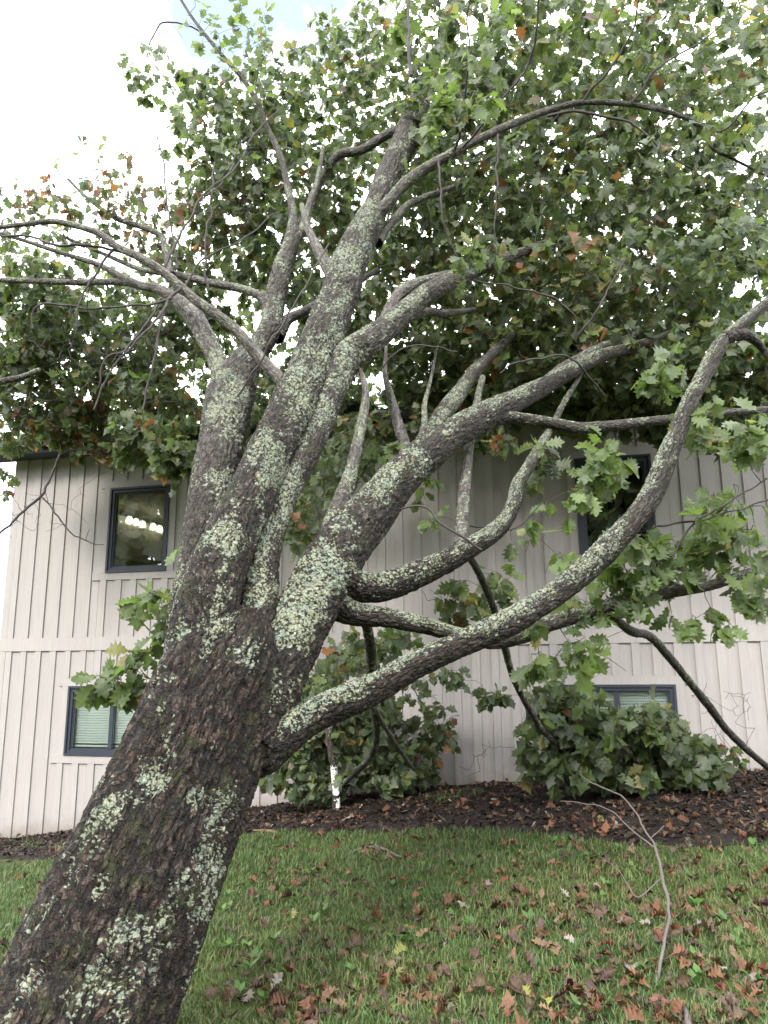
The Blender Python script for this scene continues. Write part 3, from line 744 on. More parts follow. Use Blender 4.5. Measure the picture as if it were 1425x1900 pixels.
tl('limb', [(855, 1030, 28, 5.3), (856, 991, 25, 5.4), (859, 946, 23, 5.6), (864, 890, 20, 5.9), (870, 830, 18, 6.3), (880, 770, 15, 6.7), (895, 700, 11, 7.1)], age=(.4, .2), lich=.6, up=.4)
tl('limb', [(905, 772, 44, 6.2), (940, 774, 24, 6.26), (975, 778, 21, 6.3), (1011, 782, 20, 6.33), (1068, 794, 21, 6.37), (1116, 792, 20, 6.4), (1173, 786, 18, 6.45), (1245, 777, 16, 6.5), (1350, 765, 13, 6.6), (1430, 759, 11, 6.7), (1540, 740, 8, 6.8)], age=(.7, .3), lich=.45, up=.8)
tl('limb', [(1010, 715, 26, 6.75), (1040, 690, 25, 6.95), (1085, 662, 22, 7.15), (1130, 640, 18, 7.4), (1190, 622, 13, 7.8)], age=.5, lich=.5)
# limbs on the left stem
tl('limb', [(425, 720, 50, 6.0), (402, 668, 34, 6.05), (386, 634, 34, 6.1), (358, 584, 34, 6.2), (328, 558, 24, 6.25), (294, 537, 18, 6.3), (259, 529, 15, 6.35), (221, 511, 12, 6.4), (177, 489, 10, 6.45), (110, 468, 8, 6.5), (47, 447, 7, 6.55), (-10, 430, 6, 6.6)], age=.12, lich=.45, up=.3)
tl('limb', [(290, 536, 14, 6.32), (221, 523, 12, 6.6), (158, 524, 11, 6.8), (79, 522, 10, 7.0), (-10, 519, 9, 7.2)], age=.4, lich=.3)
tl('limb', [(440, 720, 60, 6.1), (462, 670, 48, 6.3), (500, 615, 43, 6.55), (508, 566, 38, 6.8), (525, 496, 34, 7.1), (542, 446, 27, 7.35), (543, 395, 15, 7.55), (533, 345, 12, 7.7), (521, 293, 11, 7.85), (494, 232, 9, 8.0), (480, 195, 9, 8.1), (450, 146, 8, 8.2), (416, 107, 7, 8.3), (385, 70, 6, 8.4), (355, 30, 5, 8.5), (330, -10, 4, 8.6)], age=(.7, .1), lich=.5, up=.3)
tl('limb', [(540, 450, 22, 7.35), (562, 425, 18, 7.5), (572, 385, 14, 7.7), (590, 330, 10, 8.0), (600, 270, 7, 8.3)], age=.3, lich=.4)
tl('limb', [(512, 625, 30, 6.6), (534, 593, 19, 6.75), (560, 580, 16, 6.85), (590, 565, 15, 6.95), (640, 540, 12, 7.2), (700, 500, 9, 7.5)], age=.4, lich=.4)
tl('limb', [(535, 718, 34, 5.78), (520, 703, 25, 5.78), (488, 670, 22, 5.8), (441, 616, 20, 5.8), (404, 585, 19, 5.8), (370, 562, 18, 5.8), (335, 533, 17, 5.8), (303, 505, 16, 5.8), (262, 479, 15, 5.8), (218, 459, 13, 5.8), (196, 441, 12, 5.8), (170, 428, 11, 5.8), (120, 414, 10, 5.8), (88, 411, 10, 5.8), (47, 416, 9, 5.75), (-10, 423, 8, 5.7)], age=.08, lich=.42, up=.4)
tl('limb', [(500, 578, 20, 6.85), (482, 550, 16, 6.9), (440, 534, 15, 7.0), (381, 523, 14, 7.1), (321, 508, 12, 7.2), (262, 500, 9, 7.3), (190, 470, 7, 7.4), (120, 440, 5, 7.5)], age=.25, lich=.4)
tl('limb', [(318, 508, 13, 7.15), (308, 470, 12, 7.2), (298, 438, 11, 7.25), (264, 421, 10, 7.3), (216, 405, 9, 7.35), (165, 370, 7, 7.4), (126, 332, 5, 7.45)], age=.1, lich=.4)
tl('limb', [(-90, 735, 12, 7.2), (0, 709, 12, 7.0), (40, 700, 11, 6.95), (74, 687, 9, 6.9)], age=.6, lich=.35, up=.8)
# limbs on the main stem
tl('limb', [(690, 405, 36, 7.1), (712, 386, 22, 7.1), (757, 336, 20, 7.1), (812, 300, 18, 7.1), (862, 272, 16, 7.1), (912, 247, 14, 7.1), (962, 225, 13, 7.1), (1022, 203, 12, 7.1), (1082, 190, 10, 7.1), (1152, 192, 9, 7.1), (1237, 207, 8, 7.1), (1302, 236, 7, 7.15), (1322, 275, 6, 7.2), (1362, 296, 5, 7.25), (1430, 330, 4, 7.3)], age=.3, lich=.42, up=.5)
tl('limb', [(700, 450, 22, 7.1), (714, 429, 15, 7.2), (731, 408, 14, 7.3), (758, 380, 13, 7.5), (788, 366, 11, 7.7), (860, 340, 8, 8.0)], age=.1, lich=.5)
tl('limb', [(765, 235, 26, 8.1), (735, 243, 18, 8.15), (710, 254, 16, 8.2), (672, 278, 16, 8.25), (632, 286, 16, 8.3), (612, 306, 14, 8.35), (597, 332, 12, 8.4), (580, 380, 8, 8.5)], age=.3, lich=.4)
tl('limb', [(632, 540, 30, 6.75), (610, 500, 22, 6.9), (590, 463, 19, 7.0), (571, 423, 13, 7.15), (560, 380, 8, 7.3)], age=.05, lich=.45)
tl('limb', [(712, 615, 34, 6.2), (727, 570, 25, 6.45), (752, 537, 22, 6.7), (814, 514, 18, 7.1), (880, 500, 14, 7.5), (960, 470, 10, 7.9)], age=.25, lich=.4)
tl('limb', [(745, 592, 20, 6.6), (793, 578, 15, 6.9), (826, 581, 13, 7.1), (880, 575, 9, 7.5)], age=.3, lich=.35)
tl('limb', [(768, 850, 24, 6.25), (752, 825, 21, 6.3), (737, 780, 18, 6.35), (723, 728, 14, 6.4), (714, 690, 9, 6.5), (716, 640, 6, 6.7), (700, 580, 3, 7.0)], age=.2, lich=.62)
tl('limb', [(775, 832, 16, 6.3), (787, 790, 13, 6.35), (788, 750, 9, 6.4), (800, 700, 6, 6.6), (812, 640, 3, 6.9)], age=.2, lich=.6)
# drooping branches that reach the ground
tl('branch', [(1110, 1136, 14, 5.17), (1132, 1142, 14, 5.2), (1173, 1172, 16, 5.6), (1205, 1180, 15, 5.9), (1238, 1215, 15, 6.3), (1274, 1259, 14, 6.8), (1314, 1308, 14, 7.2), (1346, 1352, 13, 7.6), (1387, 1392, 12, 8.0), (1430, 1428, 11, 8.4)], age=.55, lich=.30, up=.7)
tl('branch', [(868, 1030, 14, 5.35), (878, 1045, 13, 5.4), (894, 1075, 13, 5.6), (915, 1126, 13, 6.0), (930, 1180, 12, 6.4), (940, 1213, 13, 6.7), (948, 1245, 12, 7.0), (967, 1288, 12, 7.4), (988, 1325, 11, 7.8), (1012, 1362, 10, 8.2), (1060, 1400, 7, 8.5)], age=.55, lich=.30, up=.6)
tl('branch', [(668, 1130, 26, 5.05), (681, 1163, 20, 5.2), (688, 1210, 19, 5.6), (691, 1262, 16, 6.2), (693, 1314, 13, 6.8), (699, 1356, 12, 7.2), (690, 1400, 12, 8.0), (663, 1430, 10, 8.7), (640, 1452, 8, 9.3)], age=.7, lich=.35, up=.4)
tl('branch', [(692, 1300, 10, 6.7), (709, 1339, 8, 7.0), (737, 1384, 8, 7.5), (768, 1428, 6, 8.1)], age=.6, lich=.3)
tl('branch', [(1345, 628, 24, 5.17), (1375, 620, 22, 5.2), (1400, 632, 15, 5.25), (1420, 655, 12, 5.3), (1450, 700, 10, 5.35)], age=.7, lich=.2)
tl('branch', [(1000, 842, 8, 6.15), (993, 868, 11, 6.1)], age=.7, lich=.2)
# thin bare branches that show against crown and sky
THIN = [
 [(895, 1018, 6, 5.2), (867, 998, 7, 5.2), (821, 970, 6, 5.2), (782, 942, 6, 5.25), (740, 946, 4, 5.3)],
 [(754, -20, 7, 5.6), (757, 60, 7, 5.55), (758, 105, 8, 5.5), (764, 141, 9, 5.5)],
 [(842, 278, 7, 7.0), (850, 262, 6, 6.5), (862, 200, 5, 6.0), (869, 80, 4, 5.6), (869, -20, 4, 5.4)],
 [(860, 274, 6, 7.0), (920, 200, 5, 6.6), (982, 115, 5, 6.4), (996, 55, 5, 6.2), (1000, -20, 5, 6.0)],
 [(1080, 192, 7, 7.1), (1100, 160, 6, 7.0), (1127, 135, 6, 6.9), (1172, 62, 5, 6.7), (1188, -20, 4, 6.5)],
 [(1015, 215, 8, 7.0), (1062, 206, 7, 6.9), (1112, 212, 7, 6.9), (1162, 226, 6, 6.9), (1192, 245, 5, 6.9), (1240, 285, 4, 6.9), (1290, 312, 3, 7.0)],
 [(812, 302, 6, 7.05), (816, 350, 5, 6.9), (822, 410, 5, 6.9), (845, 475, 4, 7.0)],
 [(922, 250, 6, 7.0), (922, 330, 5, 6.9), (918, 420, 4, 6.9), (924, 470, 4, 6.9)],
 [(1170, 190, 6, 7.05), (1230, 120, 5, 6.9), (1310, 70, 4, 6.8), (1360, 20, 3, 6.8)],
 [(1280, 225, 5, 7.1), (1340, 240, 5, 6.9), (1390, 190, 4, 6.7), (1425, 170, 4, 6.6)],
 [(342, 536, 6, 5.9), (370, 489, 5, 5.9), (440, 450, 4, 6.0), (517, 394, 3, 6.2)],
 [(300, 505, 6, 5.9), (374, 369, 5, 6.1), (433, 317, 4, 6.3), (472, 250, 4, 6.5), (520, 200, 3, 6.7)],
 [(386, 540, 6, 6.2), (380, 470, 5, 6.2), (392, 380, 4, 6.3), (395, 300, 4, 6.4)],
 [(440, 735, 5, 5.6), (500, 640, 5, 5.5), (560, 540, 4, 5.6), (610, 450, 4, 5.8)],
 [(335, 533, 8, 5.75), (315, 555, 8, 5.7), (300, 580, 7, 5.6), (255, 630, 6, 5.5), (210, 680, 5, 5.45), (172, 760, 4, 5.4)],
 [(312, 560, 7, 5.7), (295, 620, 6, 5.6), (280, 690, 5, 5.55), (262, 760, 4, 5.5)],
 [(318, 552, 7, 5.7), (260, 567, 6, 5.6), (180, 571, 5, 5.5), (83, 568, 5, 5.4), (62, 585, 4, 5.4), (63, 610, 3, 5.4)],
 [(300, 560, 6, 5.7), (240, 640, 5, 5.5), (200, 660, 4, 5.4), (180, 720, 3, 5.4)],
 [(215, 460, 7, 5.85), (170, 520, 6, 5.8), (150, 560, 5, 5.8), (140, 620, 4, 5.8)],
 [(270, 480, 7, 5.85), (200, 460, 7, 5.9), (100, 455, 7, 6.0), (60, 440, 6, 6.1), (-10, 435, 6, 6.2)],
 [(385, 70, 5, 8.4), (345, 45, 4, 8.3), (300, 45, 4, 8.3), (270, 90, 3, 8.2), (258, 60, 2, 8.2)],
 [(330, 500, 5, 7.1), (308, 350, 4, 7.2), (300, 280, 4, 7.3), (288, 250, 3, 7.4)],
 [(480, 245, 5, 8.0), (445, 270, 4, 7.7), (420, 330, 4, 7.5), (380, 365, 3, 7.4)],
 [(110, 845, 6, 9.3), (86, 900, 6, 9.2), (76, 924, 7, 9.1), (40, 953, 6, 8.9), (-10, 998, 6, 8.7)],
 [(80, 922, 4, 9.1), (110, 960, 4, 9.0), (150, 1000, 3, 9.0), (190, 1010, 2, 9.0)],
 [(1205, 1010, 5, 4.95), (1245, 1030, 5, 4.95), (1300, 960, 5, 4.95), (1425, 890, 4, 5.0)],
 [(1220, 975, 6, 5.0), (1290, 970, 5, 5.0), (1360, 950, 4, 5.0), (1430, 925, 4, 5.0)],
 [(870, 975, 4, 5.7), (950, 980, 3, 5.5), (1010, 930, 3, 5.4)],
 [(1120, 735, 5, 6.9), (1060, 665, 5, 6.6), (1000, 668, 5, 6.5), (950, 675, 4, 6.4), (925, 690, 3, 6.4)],
 [(700, 690, 4, 6.0), (760, 640, 4, 5.9), (850, 655, 3, 5.9)],
 [(1070, 630, 6, 6.6), (1060, 580, 6, 6.5), (1000, 545, 5, 6.4), (880, 520, 4, 6.2)],
 [(1068, 625, 6, 6.6), (1110, 575, 5, 6.5), (1130, 540, 4, 6.5), (1160, 480, 4, 6.5)],
]
for t in THIN:
    t = [(a_, b_, w_ * .75, y_) for a_, b_, w_, y_ in t]
    tl('branch', t, age=.9, lich=.0, up=.1, wob=.022, material=TWIGM)

# ------------------------------------------------------------------ leaves
def leaf_shape(hi=True):
    if hi: half = [(0.0, 0.0), (.06, .05), (.23, .16), (.15, .28), (.38, .37), (.21, .48), (.45, .61), (.24, .67), (.35, .81), (.15, .81), (.11, .92), (0, 1.02)]
    else: half = [(0, 0), (.22, .15), (.16, .28), (.39, .40), (.23, .52), (.43, .66), (.21, .80), (0, 1.05)]
    half = np.array(half); y = np.maximum.accumulate(half[:, 1] * .93)
    mid = np.stack([np.zeros(len(half)), y], 1); mid[-1] = half[-1]
    n = len(half)
    V = [mid, half[1:-1], half[1:-1] * [-1, 1]]
    V = np.concatenate(V); Fq = []; Ft = []
    Rr = lambda i: 0 if i == 0 else (n - 1 if i == n - 1 else n + i - 1)
    Lr = lambda i: 0 if i == 0 else (n - 1 if i == n - 1 else n + (n - 2) + i - 1)
    for i in range(n - 1):
        for side in (0, 1):
            f_ = Rr if side == 0 else Lr
            loop = [i, f_(i), f_(i + 1), i + 1]; u = []
            for x in loop:
                if x not in u: u.append(x)
            if side == 1: u = u[::-1]
            if len(u) == 4: Ft += [[u[0], u[1], u[2]], [u[0], u[2], u[3]]]
            elif len(u) == 3: Ft.append(u)
    return V, np.array(Ft)
LH = leaf_shape(True); LL = leaf_shape(False)
def leaf_geom(shape, n, size, rg, curl=.35, fold=.35, dry=False):
    """(n, k, 3) local vertices: length along +y, normal +z"""
    V, F = shape; k = len(V)
    x = V[None, :, 0] * rg.uniform(.82, 1.15, (n, 1)); y = np.repeat(V[None, :, 1], n, 0)
    x = x + rg.normal(0, .018, (n, k)) * (np.abs(x) > .01)
    c1 = rg.normal(0, curl, (n, 1)); fo = rg.normal(.25, fold, (n, 1)); tw = rg.normal(0, .35, (n, 1)); ph = rg.uniform(0, 6.28, (n, 1))
    z = -c1 * (y - .25) ** 2 + fo * np.abs(x) * .7 + tw * x * y + .035 * np.sin(9 * y + ph) * np.sign(x) * (np.abs(x) > .01)
    if dry: z = z + .09 * np.sin(x * rg.uniform(7, 13, (n, 1)) + ph) * np.sin(y * rg.uniform(6, 11, (n, 1)) + 2 * ph); x = x * rg.uniform(.6, 1.0, (n, 1))
    if dry: z = z + rg.uniform(.1, 1.6, (n, 1)) * np.abs(x) ** 1.5 * 1.4
    return np.stack([x, y, z], -1) * size[:, None, None], F
def local_pos(g, size, rg):
    q = g / np.asarray(size)[:, None, None]; q = q.copy(); q[..., 2] = rg.uniform(0, 50, (len(q), 1)); return q.reshape(-1, 3)
def orient(Vl, pos, ydir, nrm):
    ydir = ydir / np.linalg.norm(ydir, axis=1)[:, None]
    xd = np.cross(ydir, nrm); xd /= np.linalg.norm(xd, axis=1)[:, None] + 1e-9
    zd = np.cross(xd, ydir)
    return pos[:, None] + Vl[..., 0:1] * xd[:, None] + Vl[..., 1:2] * ydir[:, None] + Vl[..., 2:3] * zd[:, None]
def pack(Vw, F):
    n, k, _ = Vw.shape
    return Vw.reshape(-1, 3), (F[None] + (np.arange(n) * k)[:, None, None]).reshape(-1, 3)

LITG_ = [(.105, .165, .045), (.125, .185, .050), (.090, .145, .048), (.115, .160, .070)]  # lighter, yellower greens: extra brightness on the sprays put into leaf colour
G_ = [(.074, .112, .042), (.092, .138, .046), (.118, .165, .050), (.062, .098, .054), (.112, .142, .084), (.090, .122, .068)]
YEL = [(.19, .185, .055), (.23, .20, .07), (.15, .17, .05)]
ORA = [(.25, .10, .04), (.20, .075, .035), (.27, .14, .06)]
PUR = [(.10, .055, .045), (.085, .06, .05), (.11, .075, .055), (.16, .05, .03)]
def colour(rg, w):
    """w: (green, yellow, orange, purple)"""
    c = rg.choice(4, p=np.array(w[:4]) / sum(w[:4])); pal = (LITG_ if len(w) > 4 else G_, YEL, ORA, PUR)[c]
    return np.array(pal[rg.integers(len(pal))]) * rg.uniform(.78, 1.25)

# foliage masses: px, py, rx, ry, Y, dY, clusters, leaves per cluster, colour weights, size
GREEN = (95, 4, .6, .4); LITGREEN = (97, 2.5, .5, 0, 1); MIXED = (90, 7, 2, 1); BROWN = (62, 7, 6, 25); EDGE = (85, 5, 7, 3)
BLOBS = [
 # upper left, thin
 (95, 385, 100, 55, 7.2, .5, 41, 5, BROWN, 0.114), (205, 330, 45, 70, 7.3, .4, 27, 5, BROWN, 0.106), (215, 410, 90, 60, 7.4, .5, 59, 5, BROWN, 0.114),
 (20, 400, 30, 50, 7.0, .3, 6, 4, BROWN, 0.123), (330, 440, 80, 70, 8.6, .6, 48, 6, BROWN, 0.123),
 (300, 135, 70, 55, 8.2, .4, 17, 6, GREEN, 0.150), (262, 155, 18, 20, 8.2, .2, 6, 5, GREEN, 0.150), (395, 115, 70, 50, 8.3, .5, 27, 6, GREEN, 0.150), (480, 60, 45, 45, 8.4, .4, 19, 5, GREEN, 0.150), (510, 105, 30, 28, 8.4, .4, 9, 5, GREEN, 0.150), (365, 20, 40, 25, 8.4, .4, 3, 3, GREEN, 0.132),
 (410, 190, 85, 55, 8.3, .6, 50, 6, GREEN, 0.158), (390, 270, 75, 55, 8.4, .6, 52, 6, MIXED, 0.158), (450, 330, 90, 70, 8.5, .7, 80, 6, GREEN, 0.158), (480, 260, 60, 70, 8.5, .7, 51, 6, MIXED, 0.158), (400, 390, 70, 50, 8.6, .6, 39, 6, BROWN, 0.141), (550, 190, 40, 60, 8.9, .6, 25, 6, GREEN, 0.150),
 # left mass over the roof edge
 (60, 580, 110, 80, 9.2, .9, 150, 7, GREEN, 0.167), (180, 600, 120, 80, 9.4, .9, 164, 7, GREEN, 0.167), (300, 640, 90, 80, 9.6, .9, 109, 7, MIXED, 0.158), (70, 490, 100, 45, 8.2, .7, 63, 5, GREEN, 0.158), (50, 680, 90, 60, 9.5, .8, 109, 7, EDGE, 0.167),
 (180, 710, 110, 60, 9.6, .8, 150, 7, EDGE, 0.158), (300, 740, 70, 60, 9.3, .6, 96, 7, EDGE, 0.158), (40, 770, 80, 55, 9.9, .5, 109, 7, (90, 2, 3, 4), 0.158), (150, 790, 90, 40, 9.7, .4, 103, 7, (70, 6, 14, 8), 0.158), (285, 805, 65, 35, 8.6, .4, 60, 7, MIXED, 0.176), (325, 850, 32, 38, 8.4, .3, 30, 7, GREEN, 0.176), (190, 845, 20, 35, 9.6, .2, 9, 5, (20, 10, 40, 30), 0.141), (15, 860, 14, 50, 9.7, .2, 8, 5, EDGE, 0.141), (240, 840, 24, 22, 8.7, .2, 11, 6, GREEN, 0.167),
 # behind the stems
 (430, 500, 80, 90, 9.6, .9, 103, 7, MIXED, 0.158), (370, 590, 80, 60, 9.6, .8, 82, 7, GREEN, 0.158), (560, 300, 80, 90, 9.4, .9, 123, 7, MIXED, 0.158), (600, 430, 90, 80, 9.6, .9, 116, 7, MIXED, 0.158), (500, 730, 90, 90, 9.6, .6, 123, 7, GREEN, 0.158), (640, 650, 90, 80, 9.4, .9, 123, 7, GREEN, 0.158), (490, 840, 40, 60, 9.6, .3, 35, 7, GREEN, 0.150),
 (640, 170, 60, 75, 9.3, .8, 75, 6, MIXED, 0.150), (700, 70, 60, 60, 9.3, .8, 57, 6, MIXED, 0.150), (700, 170, 70, 70, 9.5, .8, 82, 6, MIXED, 0.150), (660, 250, 70, 50, 9.4, .7, 62, 6, MIXED, 0.158),
 (520, 480, 55, 85, 9.0, .7, 68, 7, GREEN, 0.158), (600, 560, 55, 60, 9.2, .6, 57, 7, GREEN, 0.158), (470, 420, 70, 70, 9.0, .7, 57, 7, MIXED, 0.150), (340, 540, 60, 50, 9.2, .7, 50, 7, GREEN, 0.158), (690, 560, 55, 80, 9.2, .7, 68, 7, GREEN, 0.158), (740, 470, 60, 80, 9.0, .7, 68, 7, GREEN, 0.158), (650, 380, 50, 70, 9.2, .7, 50, 7, MIXED, 0.150), (770, 300, 50, 70, 9.2, .7, 50, 7, GREEN, 0.150), (610, 100, 40, 60, 9.2, .6, 23, 6, MIXED, 0.150), (500, 170, 50, 60, 8.6, .6, 25, 6, GREEN, 0.150),
 (650, 800, 60, 28, 9.0, .35, 41, 7, GREEN, 0.150), (730, 790, 60, 26, 9.0, .35, 39, 7, EDGE, 0.141), (560, 800, 40, 40, 9.2, .3, 34, 7, GREEN, 0.150), (605, 880, 45, 65, 8.2, .5, 50, 6, GREEN, 0.150), (670, 830, 40, 40, 8.4, .4, 27, 6, GREEN, 0.141), (565, 970, 36, 55, 7.4, .5, 34, 6, (80, 6, 8, 8), 0.141), (640, 870, 30, 40, 8.6, .4, 16, 6, GREEN, 0.132), (800, 790, 50, 24, 9.0, .3, 30, 7, EDGE, 0.141), (880, 800, 50, 22, 8.6, .3, 25, 7, GREEN, 0.141),
 # right crown
 (860, 80, 110, 90, 8.2, 1.4, 163, 7, GREEN, 0.167), (1010, 80, 130, 90, 8.6, 1.5, 185, 7, GREEN, 0.167), (1190, 90, 140, 95, 8.8, 1.5, 207, 7, (90, 8, 1, 1), 0.167), (1350, 110, 110, 100, 8.8, 1.4, 125, 7, (88, 10, 1, 1), 0.167),
 (830, 230, 90, 80, 8.2, 1.3, 141, 7, GREEN, 0.167), (960, 260, 120, 90, 8.6, 1.5, 193, 7, MIXED, 0.167), (1120, 270, 140, 90, 8.8, 1.5, 222, 7, (90, 8, 2, 1), 0.167), (1300, 290, 140, 100, 8.6, 1.5, 222, 7, (90, 8, 1, 1), 0.167),
 (830, 400, 110, 80, 8.6, 1.2, 163, 7, MIXED, 0.158), (980, 420, 120, 90, 8.6, 1.4, 193, 7, MIXED, 0.167), (1150, 430, 140, 90, 8.6, 1.4, 237, 7, (88, 6, 4, 1), 0.167), (1330, 440, 120, 100, 8.4, 1.3, 207, 7, GREEN, 0.167),
 (800, 520, 90, 70, 8.8, 1.0, 119, 7, MIXED, 0.158), (940, 550, 110, 80, 8.2, 1.1, 163, 7, (78, 15, 5, 1), 0.167), (1100, 560, 130, 80, 8.2, 1.1, 193, 7, (80, 11, 6, 1), 0.167), (1290, 570, 130, 80, 8.0, 1.1, 193, 7, GREEN, 0.167),
 (790, 640, 90, 70, 9.0, .7, 133, 7, GREEN, 0.158), (930, 660, 100, 70, 8.4, .9, 148, 7, (81, 12, 5, 1), 0.167), (1090, 690, 110, 60, 8.4, .8, 163, 7, MIXED, 0.167), (1260, 690, 120, 60, 8.0, .9, 171, 7, GREEN, 0.167), (1390, 680, 60, 80, 7.6, .8, 82, 7, GREEN, 0.167),
 (800, 720, 90, 40, 9.3, .4, 89, 7, GREEN, 0.158), (960, 745, 90, 35, 9.0, .4, 82, 7, MIXED, 0.158), (1110, 755, 100, 35, 8.8, .4, 96, 7, GREEN, 0.158), (1250, 765, 100, 35, 8.6, .4, 89, 7, GREEN, 0.158), (1390, 790, 60, 40, 8.2, .5, 59, 7, GREEN, 0.167),
 # near sprays, larger in view
 (858, 160, 55, 60, 5.8, .3, 11, 6, (97, 3, 0, 0, 1), .19), (800, 230, 30, 40, 5.9, .2, 5, 6, LITGREEN, .19), (905, 30, 40, 30, 5.8, .2, 4, 6, LITGREEN, .19), (745, 50, 30, 35, 6.0, .3, 4, 6, LITGREEN, .18), (860, 480, 30, 30, 6.2, .2, 4, 5, MIXED, .18),
 (1230, 690, 35, 45, 5.6, .2, 6, 6, LITGREEN, .19), (1300, 780, 50, 50, 5.2, .2, 9, 6, (94, 6, 0, 0, 1), .18), (1385, 810, 45, 45, 5.0, .2, 8, 6, (94, 5, 1, 0, 1), .19),
 (1010, 850, 34, 40, 6.4, .25, 7, 6, MIXED, .18), (930, 800, 30, 25, 6.6, .2, 4, 6, (50, 30, 20, 0), .17), (1100, 860, 55, 40, 5.9, .25, 12, 6, LITGREEN, .18), (1080, 925, 24, 30, 5.8, .2, 5, 6, LITGREEN, .17), (970, 985, 22, 28, 5.5, .15, 4, 5, LITGREEN, .16), (1020, 940, 15, 10, 5.6, .1, 2, 5, LITGREEN, .14), (785, 900, 22, 25, 6.5, .2, 4, 5, LITGREEN, .14), (800, 965, 20, 20, 5.5, .1, 3, 4, LITGREEN, .11), (720, 830, 30, 30, 6.3, .2, 4, 5, LITGREEN, .15), (560, 770, 20, 30, 6.6, .2, 3, 5, LITGREEN, .15),
 (1060, 1040, 28, 28, 5.3, .15, 5, 6, LITGREEN, .17), (1190, 1020, 55, 50, 5.15, .2, 11, 6, (97, 3, 0, 0, 1), .19), (1150, 1070, 40, 35, 5.2, .2, 6, 6, LITGREEN, .17), (1300, 1010, 55, 55, 5.2, .25, 12, 6, (94, 6, 0, 0, 1), .18), (1400, 990, 45, 60, 5.1, .25, 11, 6, (94, 6, 0, 0, 1), .18), (1340, 930, 40, 30, 5.2, .2, 4, 6, LITGREEN, .17), (1250, 1060, 45, 30, 5.3, .2, 6, 6, LITGREEN, .17), (1340, 1150, 32, 34, 5.2, .1, 4, 6, LITGREEN, .18), (1410, 1090, 30, 40, 5.2, .15, 5, 6, LITGREEN, .17), (1100, 1130, 45, 30, 5.15, .15, 6, 6, LITGREEN, .17), (1180, 1120, 25, 25, 5.1, .1, 3, 5, LITGREEN, .18), (1265, 1150, 30, 20, 5.2, .1, 3, 5, LITGREEN, .16),
 (985, 1225, 28, 30, 4.9, .1, 4, 5, LITGREEN, .17), (1065, 1205, 42, 32, 5.0, .12, 6, 6, LITGREEN, .17), (1000, 1170, 20, 14, 4.9, .1, 2, 4, LITGREEN, .15), (920, 1095, 28, 55, 6.4, .2, 10, 6, LITGREEN, .16), (835, 1110, 40, 35, 6.4, .2, 9, 6, (80, 8, 12, 0), .17), (880, 1160, 30, 20, 6.4, .2, 4, 6, LITGREEN, .16),
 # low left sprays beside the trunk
 (298, 1115, 35, 48, 4.95, .15, 11, 6, LITGREEN, .16), (255, 1195, 35, 25, 4.9, .12, 5, 6, LITGREEN, .16), (212, 1258, 42, 28, 4.85, .12, 9, 6, (94, 3, 3, 0, 1), .16), (262, 1275, 25, 22, 4.85, .1, 4, 5, (72, 10, 17, 1), .15), (342, 985, 8, 22, 5.2, .1, 2, 3, LITGREEN, .14), (315, 1160, 20, 25, 4.95, .1, 4, 5, MIXED, .14),
 (700, 775, 110, 22, 10.6, .5, 60, 6, LITGREEN, .17), (620, 800, 60, 22, 10.3, .4, 34, 6, LITGREEN, .17), (820, 785, 80, 22, 10.2, .4, 40, 6, EDGE, .17), (420, 790, 60, 26, 10.6, .3, 30, 6, LITGREEN, .17), (930, 790, 60, 20, 10.0, .4, 30, 6, EDGE, .17),
 # behind the low limb
 (640, 1230, 50, 45, 8.6, .5, 26, 6, EDGE, .17), (720, 1200, 50, 60, 7.2, .5, 26, 6, GREEN, .17), (560, 1340, 60, 60, 10.1, .3, 70, 7, GREEN, .18), (655, 1345, 85, 60, 10.0, .3, 100, 7, EDGE, .17), (575, 1425, 75, 42, 9.95, .25, 80, 7, GREEN, .18), (725, 1410, 75, 48, 9.9, .25, 85, 7, GREEN, .17), (800, 1360, 45, 50, 9.8, .25, 36, 6, EDGE, .16), (770, 1280, 30, 30, 9.6, .3, 10, 5, EDGE, .16), (900, 1290, 38, 16, 9.3, .2, 11, 5, GREEN, .16), (850, 1250, 30, 20, 9.2, .2, 8, 5, GREEN, .15), (530, 1270, 30, 40, 7.5, .3, 12, 6, GREEN, .17), (610, 1270, 35, 30, 7.4, .3, 14, 6, GREEN, .17),
 # heap of foliage under the lower right window
 (1040, 1335, 65, 50, 8.5, .4, 55, 7, GREEN, .19), (1130, 1365, 85, 60, 8.6, .45, 72, 7, GREEN, .20), (1220, 1380, 80, 55, 8.6, .4, 58, 7, GREEN, .20), (1060, 1410, 60, 35, 8.4, .3, 38, 7, GREEN, .19), (1270, 1420, 60, 26, 8.5, .3, 34, 7, GREEN, .18), (1040, 1275, 32, 18, 8.4, .2, 10, 6, GREEN, .19), (1200, 1325, 40, 22, 8.4, .2, 14, 6, GREEN, .20), (1160, 1440, 40, 18, 8.3, .2, 14, 6, GREEN, .19), (1330, 1400, 40, 30, 8.7, .3, 16, 5, EDGE, .14), (990, 1400, 22, 40, 8.4, .2, 14, 6, GREEN, .18),
]
lr = np.random.default_rng(42)
targets = []
roof_y = lambda x: wall_y(x)
